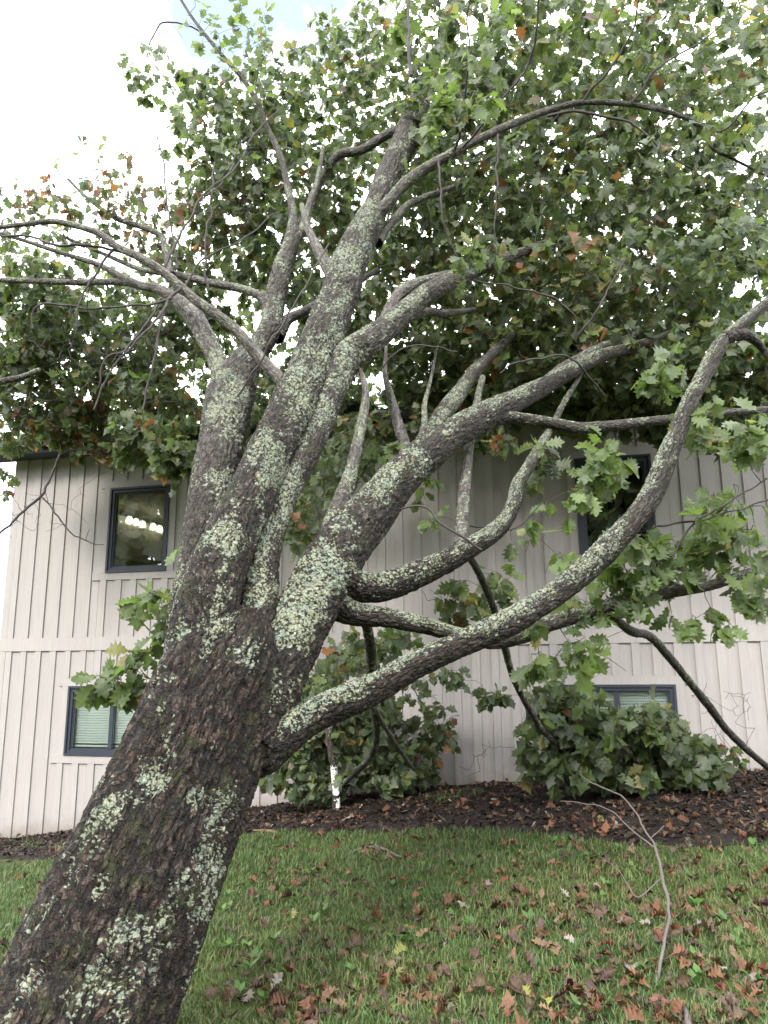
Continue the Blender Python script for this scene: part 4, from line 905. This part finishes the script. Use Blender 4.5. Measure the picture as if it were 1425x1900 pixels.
for b_i, (px, py, rx, ry, Y, dY, n, lv, cw, size) in enumerate(BLOBS):
    c0 = at(px, py, Y); d = axial(c0)
    ex, ey = rx * d / FPX, ry * d / FPX
    for _ in range(n):
        v = lr.normal(0, .55, 3); 
        rr = np.linalg.norm(v)
        if rr > 1.15: v *= 1.15 / rr
        p = c0 + RT0 * v[0] * ex + np.array([0, 0, 1.0]) * v[2] * ey + np.array([0, 1.0, 0]) * v[1] * dY * 1.2
        # keep clear of house and ground
        wd = float(wall_dist(p[0], p[1]))
        if p[2] < EAVE + .25 and wd < .16: p[:2] += E_N * (.16 - wd + lr.uniform(0, .15))
        if p[2] < EAVE + .3 and EAVE - .3 < p[2] and wd < .7: p[2] = EAVE + .3 + lr.uniform(0, .2)
        if wd < .55:
            rz_ = EAVE + .26 + RP * max(0, .55 - wd)
            if p[2] > EAVE - .3 and p[2] < rz_: p[2] = rz_ + lr.uniform(0, .3)
        g = float(terr_z(np.array(p[0]), np.array(p[1])))
        if p[2] < g + .1: p[2] = g + lr.uniform(.08, .2)
        targets.append((p, lv, cw, size))
# bare twig sprays (no leaves)
for (px, py, rx, ry, Y, n) in [(290, 60, 50, 60, 8.3, 26), (150, 600, 120, 90, 5.7, 60), (230, 690, 80, 70, 5.5, 50), (330, 640, 60, 60, 5.8, 20), (90, 940, 70, 50, 9.0, 26), (30, 960, 30, 60, 8.8, 16), (1350, 1320, 60, 60, 8.5, 36), (1080, 1210, 70, 40, 5.6, 18), (700, 860, 70, 60, 7.6, 30), (740, 800, 110, 28, 9.2, 120), (620, 940, 60, 60, 7.8, 30), (700, 870, 60, 40, 8.2, 30), (640, 960, 40, 50, 5.8, 12), (840, 1090, 50, 40, 6.2, 10), (60, 330, 60, 40, 7.3, 14), (300, 300, 40, 60, 7.5, 8), (420, 420, 60, 60, 6.4, 12), (1370, 930, 50, 60, 5.2, 10), (880, 1390, 50, 40, 9.2, 14), (1010, 1010, 40, 40, 5.6, 5), (1390, 300, 40, 120, 7.1, 18), (1250, 300, 100, 60, 7.0, 30), (1000, 330, 120, 80, 7.0, 30), (1150, 560, 120, 60, 6.8, 24), (930, 120, 80, 80, 6.6, 20), (1200, 120, 120, 70, 7.0, 24), (860, 560, 70, 60, 6.8, 18), (470, 380, 60, 70, 6.6, 16), (600, 1060, 30, 40, 6.0, 8), (760, 1330, 60, 50, 8.7, 12)]:
    c0 = at(px, py, Y); d = axial(c0)
    for _ in range(n):
        v = lr.normal(0, .6, 3)
        p = c0 + RT0 * v[0] * rx * d / FPX + np.array([0, 0, 1.0]) * v[2] * ry * d / FPX + np.array([0, .25, 0]) * v[1]
        g = float(terr_z(np.array(p[0]), np.array(p[1])))
        wd = float(wall_dist(p[0], p[1]))
        if p[2] < EAVE and wd < .1: p[:2] += E_N * (.12 - wd)
        if p[2] < g + .05: p[2] = g + .06
        targets.append((p, 0, None, 0))

# grow twigs: every target joins the nearest point of the skeleton built so far
SK = np.array(LIMB_PTS); nodes = np.zeros((len(SK) + len(targets) * 8, 4)); nodes[:len(SK)] = SK; nn = len(SK)
P_ = np.array([t[0] for t in targets])
dmin = np.array([np.sqrt(((SK[:, :3] - p) ** 2).sum(1).min()) for p in P_])
tv, tf, tofs = [], [], 0
leafP, leafD, leafN, leafC, leafS = [], [], [], [], []
ringa = np.arange(5) * 2 * math.pi / 5
for ti in np.argsort(dmin):
    p, lv, cw, size = targets[ti]
    dd = np.linalg.norm(nodes[:nn, :3] - p, axis=1); j = int(np.argmin(dd)); a = nodes[j, :3]; L_ = dd[j]
    ra = min(nodes[j, 3] * .7, .0035 + .0035 * L_); ra = max(ra, .0022)
    ns = int(np.clip(L_ / .09, 2, 7)); t = np.linspace(0, 1, ns + 1)[:, None]
    bend = lr.normal(0, .13, 3) * L_ + np.array([0, 0, .10 * L_])
    pts = a * (1 - t) + p * t + bend * (4 * t * (1 - t)) * .7 + lr.normal(0, .012, (ns + 1, 3)) * (t > 0)
    rads = ra * (1 - t[:, 0]) + .0018 * t[:, 0]
    T, N, B = frames(pts)
    Vv = (pts[:, None] + (np.cos(ringa)[None, :, None] * N[:, None] + np.sin(ringa)[None, :, None] * B[:, None]) * rads[:, None, None]).reshape(-1, 3)
    idx = np.arange((ns + 1) * 5).reshape(ns + 1, 5) + tofs; nx_ = np.roll(idx, -1, 1)
    tv.append(Vv); tf.append(np.stack([idx[:-1], nx_[:-1], nx_[1:], idx[1:]], -1).reshape(-1, 4)); tofs += len(Vv)
    for i in range(1, ns + 1):
        nodes[nn] = (*pts[i], rads[i]); nn += 1
    if lv:
        td = T[-1]; n = max(2, int(lr.normal(lv, 1.3)))
        for k in range(n):
            u = max(0.0, 1 - abs(lr.normal(0, .25))) if k > 2 else 1.0
            f_ = u * ns; i0 = min(int(f_), ns - 1); base = pts[i0] * (1 - (f_ - i0)) + pts[i0 + 1] * (f_ - i0)
            dirv = td * .40 + lr.normal(0, .55, 3) + np.array([0, 0, -.75])
            dirv /= np.linalg.norm(dirv)
            nrm = lr.normal(0, .6, 3) + np.array([-.12, -.62, .45])
            pet = lr.uniform(.015, .04)
            leafP.append(base + dirv * pet); leafD.append(dirv); leafN.append(nrm); leafC.append(colour(lr, cw)); leafS.append(size * lr.uniform(.52, 1.02))
leafP, leafD, leafN, leafC, leafS = map(np.array, (leafP, leafD, leafN, leafC, leafS))
tw = link('twig', mesh_np('twig', np.concatenate(tv), np.concatenate(tf), True), oak, TWIGM); tw.location = -OAKINV; tw['kind'] = 'stuff'
# drop leaves that would poke through the wall
wdv = wall_dist(leafP[:, 0] + leafD[:, 0] * leafS, leafP[:, 1] + leafD[:, 1] * leafS)
keep = ~((wdv < .07) & (leafP[:, 2] < EAVE + .1))
leafP, leafD, leafN, leafC, leafS = (q[keep] for q in (leafP, leafD, leafN, leafC, leafS))
px = pix(leafP + leafD * leafS[:, None] * .5)
inside = (px[:, 0] > 0) & (px[:, 0] < CW) & (px[:, 1] > 0) & (px[:, 1] < CH)
score = np.where(inside, leafS / px[:, 2], 0)
NIND = 300
top = np.argsort(-score)[:NIND]; rest = np.setdiff1d(np.arange(len(leafP)), top)
# individual leaves share a small library of shapes and colours
def petiole(V, F, size):
    n = len(V); s_ = .012 * size
    pv = np.array([(-s_, -.28 * size, .02 * size), (s_, -.28 * size, .02 * size), (s_ * .8, .02 * size, .004), (-s_ * .8, .02 * size, .004)])
    return np.concatenate([V, pv]), np.concatenate([F, [[n, n + 1, n + 2], [n, n + 2, n + 3]]])
def leaf_lib(rg, cols, nshape, dry=False, curl=.35, pname='leaf'):
    lib = []
    for c in cols:
        for _ in range(nshape):
            g, F = leaf_geom(LH, 1, np.array([1.0]), rg, curl=curl, dry=dry)
            V, F2 = petiole(g[0], F, 1.0)
            col = np.array(c) * rg.uniform(.85, 1.18); cc = np.ones((len(V), 4)); cc[:, :3] = col
            me = mesh_np(pname, V, F2, True, {'leafcol': ('FLOAT_COLOR', cc), 'leafpos': ('FLOAT_VECTOR', np.concatenate([V[:, :2], rg.uniform(0, 50) * np.ones((len(V), 1))], 1))})
            me.materials.append(DRYLEAF if dry else LEAF); lib.append((col, me))
    return lib
lib = leaf_lib(np.random.default_rng(5), G_ + YEL + ORA[:2], 4)
lib += leaf_lib(np.random.default_rng(6), LITG_, 4)
libc = np.array([c for c, _ in lib])
def basis(y, n):
    y = y / np.linalg.norm(y); x = np.cross(y, n); x /= np.linalg.norm(x) + 1e-9; z = np.cross(x, y)
    return x, y, z
def place_leaf(name, me, p, y, n, s, parent=None, off=None):
    o = bpy.data.objects.new(name, me); COL.objects.link(o)
    x, y, z = basis(y, n); M_ = Matrix.Identity(4)
    for i in range(3): M_[i][0], M_[i][1], M_[i][2], M_[i][3] = x[i] * s, y[i] * s, z[i] * s, p[i]
    if parent is not None: o.parent = parent; M_ = Matrix.Translation(-OAKINV) @ M_
    o.matrix_basis = M_
    return o
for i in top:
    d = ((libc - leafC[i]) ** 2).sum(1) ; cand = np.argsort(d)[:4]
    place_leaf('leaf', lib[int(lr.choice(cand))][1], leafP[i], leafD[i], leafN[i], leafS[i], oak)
VS, FS, CS, LP, of = [], [], [], [], 0
for sel, shp in ((rest[px[rest, 2] < 7.0], LH), (rest[px[rest, 2] >= 7.0], LL)):
    if not len(sel): continue
    g, F = leaf_geom(shp, len(sel), leafS[sel], lr)
    Vw = orient(g, leafP[sel], leafD[sel], leafN[sel]); V, F = pack(Vw, F)
    VS.append(V); FS.append(F + of); of += len(V); CS.append(np.repeat(leafC[sel], g.shape[1], 0)); LP.append(local_pos(g, leafS[sel], lr))
cc = np.concatenate(CS); cc = np.concatenate([cc, np.ones((len(cc), 1))], 1)
fo = link('foliage', mesh_np('foliage', np.concatenate(VS), np.concatenate(FS), True, {'leafcol': ('FLOAT_COLOR', cc), 'leafpos': ('FLOAT_VECTOR', np.concatenate(LP))}), oak, LEAF)
fo.location = -OAKINV; fo['kind'] = 'stuff'

# ------------------------------------------------------------------ trees across the lawn (mirrored in the panes)
tr_ = np.random.default_rng(31)
def far_tree_mesh(seed, H):
    rg = np.random.default_rng(seed); n = 1500
    cl = rg.normal(0, 1, (26, 3)); cl /= np.linalg.norm(cl, axis=1)[:, None]; cl = cl * rg.uniform(.3, 1, (26, 1)) * [H * .34, H * .34, H * .36] + [0, 0, H * .6]
    pos = cl[rg.integers(26, size=n)] + rg.normal(0, H * .085, (n, 3))
    g, F = leaf_geom(LL, n, rg.uniform(.35, .7, n), rg)
    V, F = pack(orient(g, pos, rg.normal(0, 1, (n, 3)) - [0, 0, .4], rg.normal(0, 1, (n, 3)) + [0, 0, .4]), F)
    col = np.array(G_)[rg.integers(len(G_), size=n)] * rg.uniform(.6, 1.0, (n, 1)); cc = np.ones((len(V), 4)); cc[:, :3] = np.repeat(col, g.shape[1], 0)
    me = mesh_np('crown', V, F, True, {'leafcol': ('FLOAT_COLOR', cc)}); me.materials.append(LEAF); return me
far_m = [far_tree_mesh(1, 8.5), far_tree_mesh(2, 7.5)]
th_ = np.linspace(0, 2 * math.pi, 10, endpoint=False)
tvv = np.concatenate([np.stack([r0 * np.cos(th_) + dx, r0 * np.sin(th_), np.full(10, z0)], 1) for r0, z0, dx in ((.32, -.6, 0), (.22, .6, 0), (.18, 2.5, .08), (.12, 4.6, .0), (.03, 7.0, .05))])
tff = np.concatenate([np.stack([k_ * 10 + np.arange(10), k_ * 10 + (np.arange(10) + 1) % 10, (k_ + 1) * 10 + (np.arange(10) + 1) % 10, (k_ + 1) * 10 + np.arange(10)], 1) for k_ in range(4)])
trunk_m = mesh_np('trunk', tvv, tff, True); trunk_m.materials.append(STICKM)
for i_, (x_, y_) in enumerate([(-25, -8), (-20, -13), (-29, -2), (-14, -17), (-8, -20), (-2.5, -18), (3.5, -21), (9, -18), (15, -16), (-33, 5)]):
    rt = empty('yard_tree', (x_, y_, float(terr_z(np.array(float(x_)), np.array(float(y_))))), tr_.uniform(0, 6.28)); k_ = tr_.uniform(1.7, 2.0); rt.scale = (k_ * .95, k_ * .95, k_)
    tag(rt, 'leafy green tree across the lawn, mirrored in the house windows', 'tree', 'trees across the lawn behind the viewer')
    link('crown', far_m[i_ % 2], rt); link('trunk', trunk_m, rt)

# ------------------------------------------------------------------ grass
gr = np.random.default_rng(9)
N = 330000
# sample lawn positions denser near the camera
y = 2.4 + (gr.random(N) ** 1.35) * 7.0
x = (gr.random(N) * 2 - 1) * (1.3 + y * .62)
q = np.stack([x, y, np.zeros(N)], 1)
dens = fbm(q * 2.3, 71, 3) * .6 + fbm(q * 9, 75, 2) * .4
ok = (y < bed_front(x) + gr.normal(0, .05, N)) & (gr.random(N) < .30 + 1.6 * (dens - .30))
x, y, dens = x[ok], y[ok], dens[ok]; N = len(x); z = terr_z(x, y) - .006
h = gr.uniform(.025, .090, N) * (.75 + .7 * (dens - .3)); wd_ = gr.uniform(.0022, .0042, N) * (1 + .07 * (y - 3))
az = gr.uniform(0, 2 * math.pi, N); lean = gr.uniform(.15, 1.0, N)
ca, sa = np.cos(az), np.sin(az)
sx, sy = -sa * wd_, ca * wd_
def bl(t, w):
    cx = x + ca * lean * h * t * t * .95; cy_ = y + sa * lean * h * t * t * .95; cz = z + h * t * (1 - .28 * lean * t)
    return np.stack([cx - sx * w, cy_ - sy * w, cz], 1), np.stack([cx + sx * w, cy_ + sy * w, cz], 1)
a0, a1 = bl(0, 1); b0, b1 = bl(.55, .8); c0, _ = bl(1, 0)
V = np.stack([a0, a1, b0, b1, c0], 1).reshape(-1, 3); k5 = np.arange(N)[:, None] * 5
F3 = np.concatenate([k5 + [0, 1, 3], k5 + [0, 3, 2], k5 + [2, 3, 4]])
gc = np.array([(.070, .125, .036), (.094, .155, .042), (.058, .105, .044), (.13, .17, .06), (.19, .15, .08)])[gr.choice(5, N, p=[.31, .26, .21, .12, .10])] * gr.uniform(.75, 1.25, (N, 1))
pt = sstep(.46, .66, fbm(np.stack([x * .9, y * .9, y * 0], 1), 88, 3))[:, None]
gc = gc * (1 - .38 * pt) + np.array([.165, .185, .06]) * gr.uniform(.7, 1.25, (N, 1)) * .38 * pt
cc = np.ones((N * 5, 4)); cc[:, :3] = np.repeat(gc, 5, 0)
o = link('grass', mesh_np('grass', V, F3, False, {'leafcol': ('FLOAT_COLOR', cc)}), None, GRASSM)
tag(o, 'short wet green lawn grass sloping toward the mulch bed', 'grass', None, 'stuff')

# broad-leaved weeds in the lawn and the bed
WV, WF, WC, of = [], [], [], 0
for _ in range(90):
    py_ = gr.uniform(1560, 1880); px_ = gr.uniform(-20, 1420)
    p = ground_hit(px_, py_)
    for k in range(gr.integers(4, 8)):
        a = gr.uniform(0, 6.28); Ls = gr.uniform(.04, .10); wl = Ls * .22
        d = np.array([math.cos(a), math.sin(a), gr.uniform(.4, 1.3)]); d /= np.linalg.norm(d); s_ = np.array([-math.sin(a), math.cos(a), 0])
        b0 = p + [0, 0, .01]
        V = np.array([b0, b0 + d * Ls * .5 + s_ * wl, b0 + d * Ls * .5 - s_ * wl, b0 + d * Ls - np.array([0, 0, .01])])
        WV.append(V); WF.append(np.array([[0, 1, 2], [1, 3, 2]]) + of); of += 4
        WC.append(np.repeat([np.array((.075, .15, .035, 1)) * gr.uniform(.8, 1.3)], 4, 0))
o = link('weeds', mesh_np('weeds', np.concatenate(WV), np.concatenate(WF), True, {'leafcol': ('FLOAT_COLOR', np.concatenate(WC))}), None, GRASSM)
tag(o, 'bright green broad-leaved weeds scattered through the lawn', 'weeds', None, 'stuff')

# mulch chips
N = 16000
x = gr.uniform(-6.5, 5.5, N); t = gr.random(N) ** .8; y = bed_front(x) * (1 - t) + (wall_y(x) - .05) * t + gr.normal(0, .04, N)
ok = (y < wall_y(x) - .04); x, y = x[ok], y[ok]; N = len(x)
Ln = gr.uniform(.012, .045, N); Wn = Ln * gr.uniform(.18, .4, N); az = gr.uniform(0, 6.28, N); tl_ = gr.normal(0, .35, N); rl = gr.normal(0, .4, N)
e1 = np.stack([np.cos(az) * np.cos(tl_), np.sin(az) * np.cos(tl_), np.sin(tl_)], 1) * Ln[:, None]
e2 = np.stack([-np.sin(az) * np.cos(rl), np.cos(az) * np.cos(rl), np.sin(rl)], 1) * Wn[:, None]
q = np.stack([x, y, np.zeros(N)], 1)
zz = terr_z(x, y) + .042 + ((fbm(q * 9, 21, 3) - .5) * .05 + (fbm(q * 2.2, 23, 2) - .5) * .06) * .9 + gr.uniform(-.002, .012, N)
c = np.stack([x, y, zz], 1); up_ = np.array([0, 0, .004])
V = np.stack([c - e1 - e2, c + e1 - e2, c + e1 + e2, c - e1 + e2, c + up_], 1).reshape(-1, 3); k5 = np.arange(N)[:, None] * 5
F3 = np.concatenate([k5 + [0, 1, 4], k5 + [1, 2, 4], k5 + [2, 3, 4], k5 + [3, 0, 4]])
gc = np.array([(.013, .0085, .0075), (.024, .015, .012), (.050, .028, .020), (.10, .058, .038), (.26, .22, .18)])[gr.choice(5, N, p=[.44, .34, .15, .055, .015])] * gr.uniform(.7, 1.3, (N, 1))
cc = np.ones((N * 5, 4)); cc[:, :3] = np.repeat(gc, 5, 0)
o = link('mulch_chips', mesh_np('mulch_chips', V, F3, False, {'leafcol': ('FLOAT_COLOR', cc)}), None, CHIPM)
tag(o, 'dark shredded bark chips covering the planting bed', 'mulch', None, 'stuff')

# ------------------------------------------------------------------ fallen leaves
FC = {'rust orange': (.150, .060, .034), 'tan': (.175, .105, .066), 'dark brown': (.042, .024, .020), 'purplish brown': (.080, .042, .038), 'red': (.15, .032, .026), 'yellow green': (.19, .20, .05), 'pale grey': (.24, .22, .19)}
FP = [.27, .13, .25, .23, .06, .03, .03]
names = list(FC)
fl = np.random.default_rng(77); stick_xy = ground_hit(1221, 1822)
flib = {k: [m_ for _, m_ in leaf_lib(fl, [FC[k]], 5, True, .5, 'fallen_leaf')] for k in names}
cand = []
while len(cand) < 1700:
    px_ = fl.uniform(-10, 1435); py_ = 1425 + 485 * fl.random() ** 1.3
    p = ground_hit(px_, py_)
    if p[1] > wall_y(p[0]) - .15: continue
    bed = bool(in_bed(p[0], p[1]))
    # drifts: more leaves to the right and in loose clumps
    pr = .52 + .28 * (px_ / 1425) + .55 * (float(fbm(np.array([[p[0] * 2.6, p[1] * 2.6, 0.0]]), 91, 3)[0]) - .45)
    if bed: pr *= 1.35
    # skip what the trunk hides
    if 1500 < py_ and px_ < 480 - (py_ - 1500) * .25 and px_ > 165 - (py_ - 1500) * .42: continue
    if fl.random() > pr: continue
    cand.append((p, bed))
sizes = np.array([fl.uniform(.042, .105) for _ in cand]); dist = np.array([c[0][1] for c in cand])
order = np.argsort(-(sizes / dist))
sv, sf, sc, sl_, of = [], [], [], [], 0
for r_, i in enumerate(order):
    p, bed = cand[i]; s_ = sizes[i]
    k = names[int(fl.choice(len(names), p=FP))] if not bed else names[int(fl.choice(len(names), p=[.34, .2, .28, .12, .03, .01, .02]))]
    a = fl.uniform(0, 6.28); tilt = fl.normal(0, .42, 2)
    yv = np.array([math.cos(a), math.sin(a), tilt[0]]); nv_ = np.array([fl.normal(0, .5), fl.normal(0, .5), 1.0 if fl.random() < .65 else -1.0])
    zb = float(terr_z(np.array(p[0]), np.array(p[1])))
    pos = np.array([p[0], p[1], zb + (.060 if bed else fl.uniform(.010, .036))])
    if r_ < 300:
        o = place_leaf('fallen_leaf', flib[k][int(fl.integers(5))], pos, yv, nv_, s_)
        q_ = pix(pos)
        if bed: where = 'on the mulch by the house wall' if wall_y(pos[0]) - pos[1] < 1.3 else 'on the dark mulch bed near the lawn'
        elif pos[1] > float(bed_front(np.array(pos[0]))) - .55: where = 'on the grass along the mulch edge'
        elif abs(pos[0] - stick_xy[0]) < .45 and abs(pos[1] - stick_xy[1]) < .7: where = 'on the grass round the upright forked stick'
        elif q_[0] < 640 and pos[1] < 6.5: where = 'on the grass beside the oak trunk'
        elif pos[1] < 4.6: where = 'on the near grass at the bottom edge'
        else: where = 'out on the open grass'
        sz = 'small' if s_ < .07 else ('broad' if s_ > .09 else 'mid-sized')
        face = 'upturned' if nv_[2] < 0 else 'curled'
        tag(o, f'{sz} {face} {k} oak leaf fallen {where}', 'leaf', f'{k} leaves fallen {where}')
    else:
        g, F = leaf_geom(LH, 1, np.array([s_]), fl, curl=.5, dry=True)
        V, F = pack(orient(g, pos[None], yv[None], nv_[None]), F); sl_.append(local_pos(g, [s_], fl))
        sv.append(V); sf.append(F + of); of += len(V); cc = np.ones((len(V), 4)); cc[:, :3] = np.array(FC[k]) * fl.uniform(.6, 1.4); sc.append(cc)
o = link('leaf_litter', mesh_np('leaf_litter', np.concatenate(sv), np.concatenate(sf), True, {'leafcol': ('FLOAT_COLOR', np.concatenate(sc)), 'leafpos': ('FLOAT_VECTOR', np.concatenate(sl_))}), None, DRYLEAF)
tag(o, 'smaller brown fallen leaves scattered over lawn and mulch', 'leaf litter', None, 'stuff')

# ------------------------------------------------------------------ sapling with white wrap
base = ground_hit(624, 1512); Ys = float(base[1])
sap = empty('sapling', tuple(base)); tag(sap, 'young bare sapling with white spiral trunk guard in the mulch bed', 'sapling')
def sub_limb(name, pts, parent, material=None, **k):
    o = limb(name, pts, None, skel=False, material=material, **k); o.parent = parent; o.location = -Vector(parent.location); return o
sub_limb('trunk', [(625, 1520, 13, Ys), (624, 1500, 13, Ys), (621, 1440, 12, Ys), (614, 1395, 12, Ys), (609, 1350, 11, Ys + .02), (611, 1300, 9, Ys + .05), (620, 1240, 6, Ys + .1)], sap, age=.6, lich=.3)
sub_limb('branch', [(611, 1360, 7, Ys), (620, 1340, 6, Ys), (632, 1325, 4, Ys)], sap, age=.5, lich=.3)
# spiral strip: overlapping turns with one dark gap
def wrap(pts_px, name):
    C = catmull(np.array([(*at(a_, b_, Ys), .5 * w_ * axial(at(a_, b_, Ys)) / FPX) for a_, b_, w_ in pts_px]), 14)
    T, N, B = frames(C[:, :3]); nn_ = 18; th = np.linspace(0, 2 * math.pi, nn_, endpoint=False)
    V = []
    Ltot = np.linalg.norm(C[-1, :3] - C[0, :3]); sl = np.linspace(0, Ltot, len(C))
    V = (C[:, None, :3] + (np.cos(th)[None, :, None] * N[:, None] + np.sin(th)[None, :, None] * B[:, None]) * (C[:, 3][:, None, None] * (1.15 + .025 * (((sl[:, None] / .075 + th[None] / (2 * math.pi)) % 1.0)[..., None] > .5)))
         + T[:, None] * (np.cos(th)[None, :, None] * .022 * (1 if name else 1)))
    idx = np.arange(len(C) * nn_).reshape(len(C), nn_); nx_ = np.roll(idx, -1, 1)
    me = mesh_np('trunk_wrap', V.reshape(-1, 3), np.stack([idx[:-1], nx_[:-1], nx_[1:], idx[1:]], -1).reshape(-1, 4), True)
    o = link('trunk_wrap', me, sap, WRAPM); o.location = -Vector(sap.location)
wrap([(625, 1500, 11.5), (624, 1478, 11.2)], 'a')
wrap([(623.5, 1472, 11.2), (621, 1440, 11), (618, 1415, 10)], 'b')

# ------------------------------------------------------------------ sticks
def stick(paths, label, material=STICKM, name='stick', cat='stick'):
    rt = empty(name, tuple(at(*paths[0][0][:2], paths[0][0][3]))); tag(rt, label, cat)
    for i, ps in enumerate(paths):
        o = limb('shaft' if i == 0 else 'side_twig', ps, None, skel=False, material=material, wob=.016); o.parent = rt; o.location = -Vector(rt.location)
gy_ = float(ground_hit(1221, 1822)[1])
stick([[(1219, 1824, 6.5, gy_), (1225, 1800, 6.5, gy_ + .05), (1238, 1735, 5.8, gy_ + .25), (1240, 1685, 5.8, gy_ + .42), (1229, 1636, 5.8, gy_ + .6), (1218, 1575, 4.3, gy_ + .8), (1196, 1536, 3.2, gy_ + .95), (1150, 1477, 2.9, gy_ + 1.25), (1088, 1447, 2.3, gy_ + 1.5), (1072, 1430, 1.8, gy_ + 1.6)],
       [(1218, 1575, 3.2, gy_ + .8), (1165, 1535, 2.5, gy_ + 1.0), (1136, 1508, 2.2, gy_ + 1.1), (1090, 1490, 1.9, gy_ + 1.3), (1036, 1487, 1.4, gy_ + 1.5)],
       [(1228, 1625, 2.2, gy_ + .65), (1180, 1665, 2.2, gy_ + .5), (1150, 1620, 1.4, gy_ + .7), (1120, 1590, 1.4, gy_ + .8)],
       [(1206, 1555, 2.2, gy_ + .88), (1230, 1535, 1.8, gy_ + .9), (1233, 1532, 1.4, gy_ + .9)]],
      'tall forked grey stick stuck upright in the lawn right of the trunk')
def ground_stick(pts, label, material=STICKM, lift=.02, **k):
    ps = []
    for (a_, b_, w_) in pts:
        g = ground_hit(a_, b_); ps.append((a_, b_, w_, float(g[1]) - lift * 4))
    stick([ps], label, material, **k)
ground_stick([(1256, 1858, 7), (1268, 1872, 11), (1275, 1890, 12), (1278, 1915, 12)], 'short pale grey stick lying in grass at the bottom edge')
g1 = ground_hit(917, 1440)
stick([[(917, 1440, 6, g1[1]), (902, 1412, 6, g1[1] + .05), (882, 1380, 5.5, g1[1] + .15), (872, 1340, 5, g1[1] + .25)]], 'dark broken stick standing in mulch against the pale wall', BROWNSTICK)
ground_stick([(460, 1543, 6), (480, 1541, 7), (500, 1543, 6), (515, 1545, 3)], 'short snapped stick with pale torn end beside the trunk', plain('torn_wood', (.15, .09, .05), .8, .4, 20))
ground_stick([(-20, 1588, 6), (30, 1578, 6), (70, 1560, 5), (110, 1535, 4), (150, 1500, 3)], 'long thin branch lying on mulch at the left house corner')
ground_stick([(770, 1498, 4), (800, 1505, 5), (835, 1525, 4), (880, 1524, 4), (930, 1512, 3)], 'thin pale curved twig lying on the mulch edge')
ground_stick([(650, 1580, 4), (690, 1572, 5), (720, 1580, 5), (748, 1592, 4)], 'thin grey twig lying across grass near the bed', STICKM)
ground_stick([(1050, 1452, 9), (1075, 1440, 9), (1110, 1450, 8), (1150, 1462, 6)], 'crooked lichen-grey stick under the heaped foliage')
ground_stick([(1320, 1700, 4), (1370, 1690, 5), (1425, 1676, 5)], 'thin dark twig lying in grass at the right edge', BROWNSTICK)
ground_stick([(1390, 1470, 7), (1340, 1445, 6), (1315, 1425, 5), (1300, 1405, 4)], 'grey crooked stick on the mulch right of the foliage heap')

# grass tuft on the bed
TV, TF, TC, of = [], [], [], 0
for (cx_, cy_, nb) in ((815, 1492, 40), (840, 1486, 40), (870, 1480, 30), (455 + 120, 1505, 12), (400 + 10, 1520, 10), (50, 1575, 40), (110, 1582, 40), (20, 1560, 30)):
    for _ in range(nb):
        p = ground_hit(cx_ + gr.normal(0, 14), cy_ + gr.normal(0, 4)); p = p + [0, 0, .04]
        a = gr.uniform(0, 6.28); Ls = gr.uniform(.08, .22); d = np.array([math.cos(a), math.sin(a), .0]); s_ = np.array([-math.sin(a), math.cos(a), 0]) * .003
        V = np.array([p - s_, p + s_, p + d * Ls * .4 + s_ + [0, 0, Ls * .35], p + d * Ls * .4 - s_ + [0, 0, Ls * .35], p + d * Ls + [0, 0, Ls * .25]])
        TV.append(V); TF.append(np.array([[0, 1, 2], [0, 2, 3], [3, 2, 4]]) + of); of += 5
        TC.append(np.repeat([np.array((.10, .135, .04, 1)) * gr.uniform(.7, 1.3)], 5, 0))
o = link('tuft_grass', mesh_np('tuft_grass', np.concatenate(TV), np.concatenate(TF), False, {'leafcol': ('FLOAT_COLOR', np.concatenate(TC))}), None, GRASSM)
tag(o, 'loose long grass tufts growing out of the mulch', 'grass', None, 'stuff')
print('leaves', len(leafP), 'tris', sum(len(o.data.polygons) for o in scene.objects if o.type == 'MESH'))
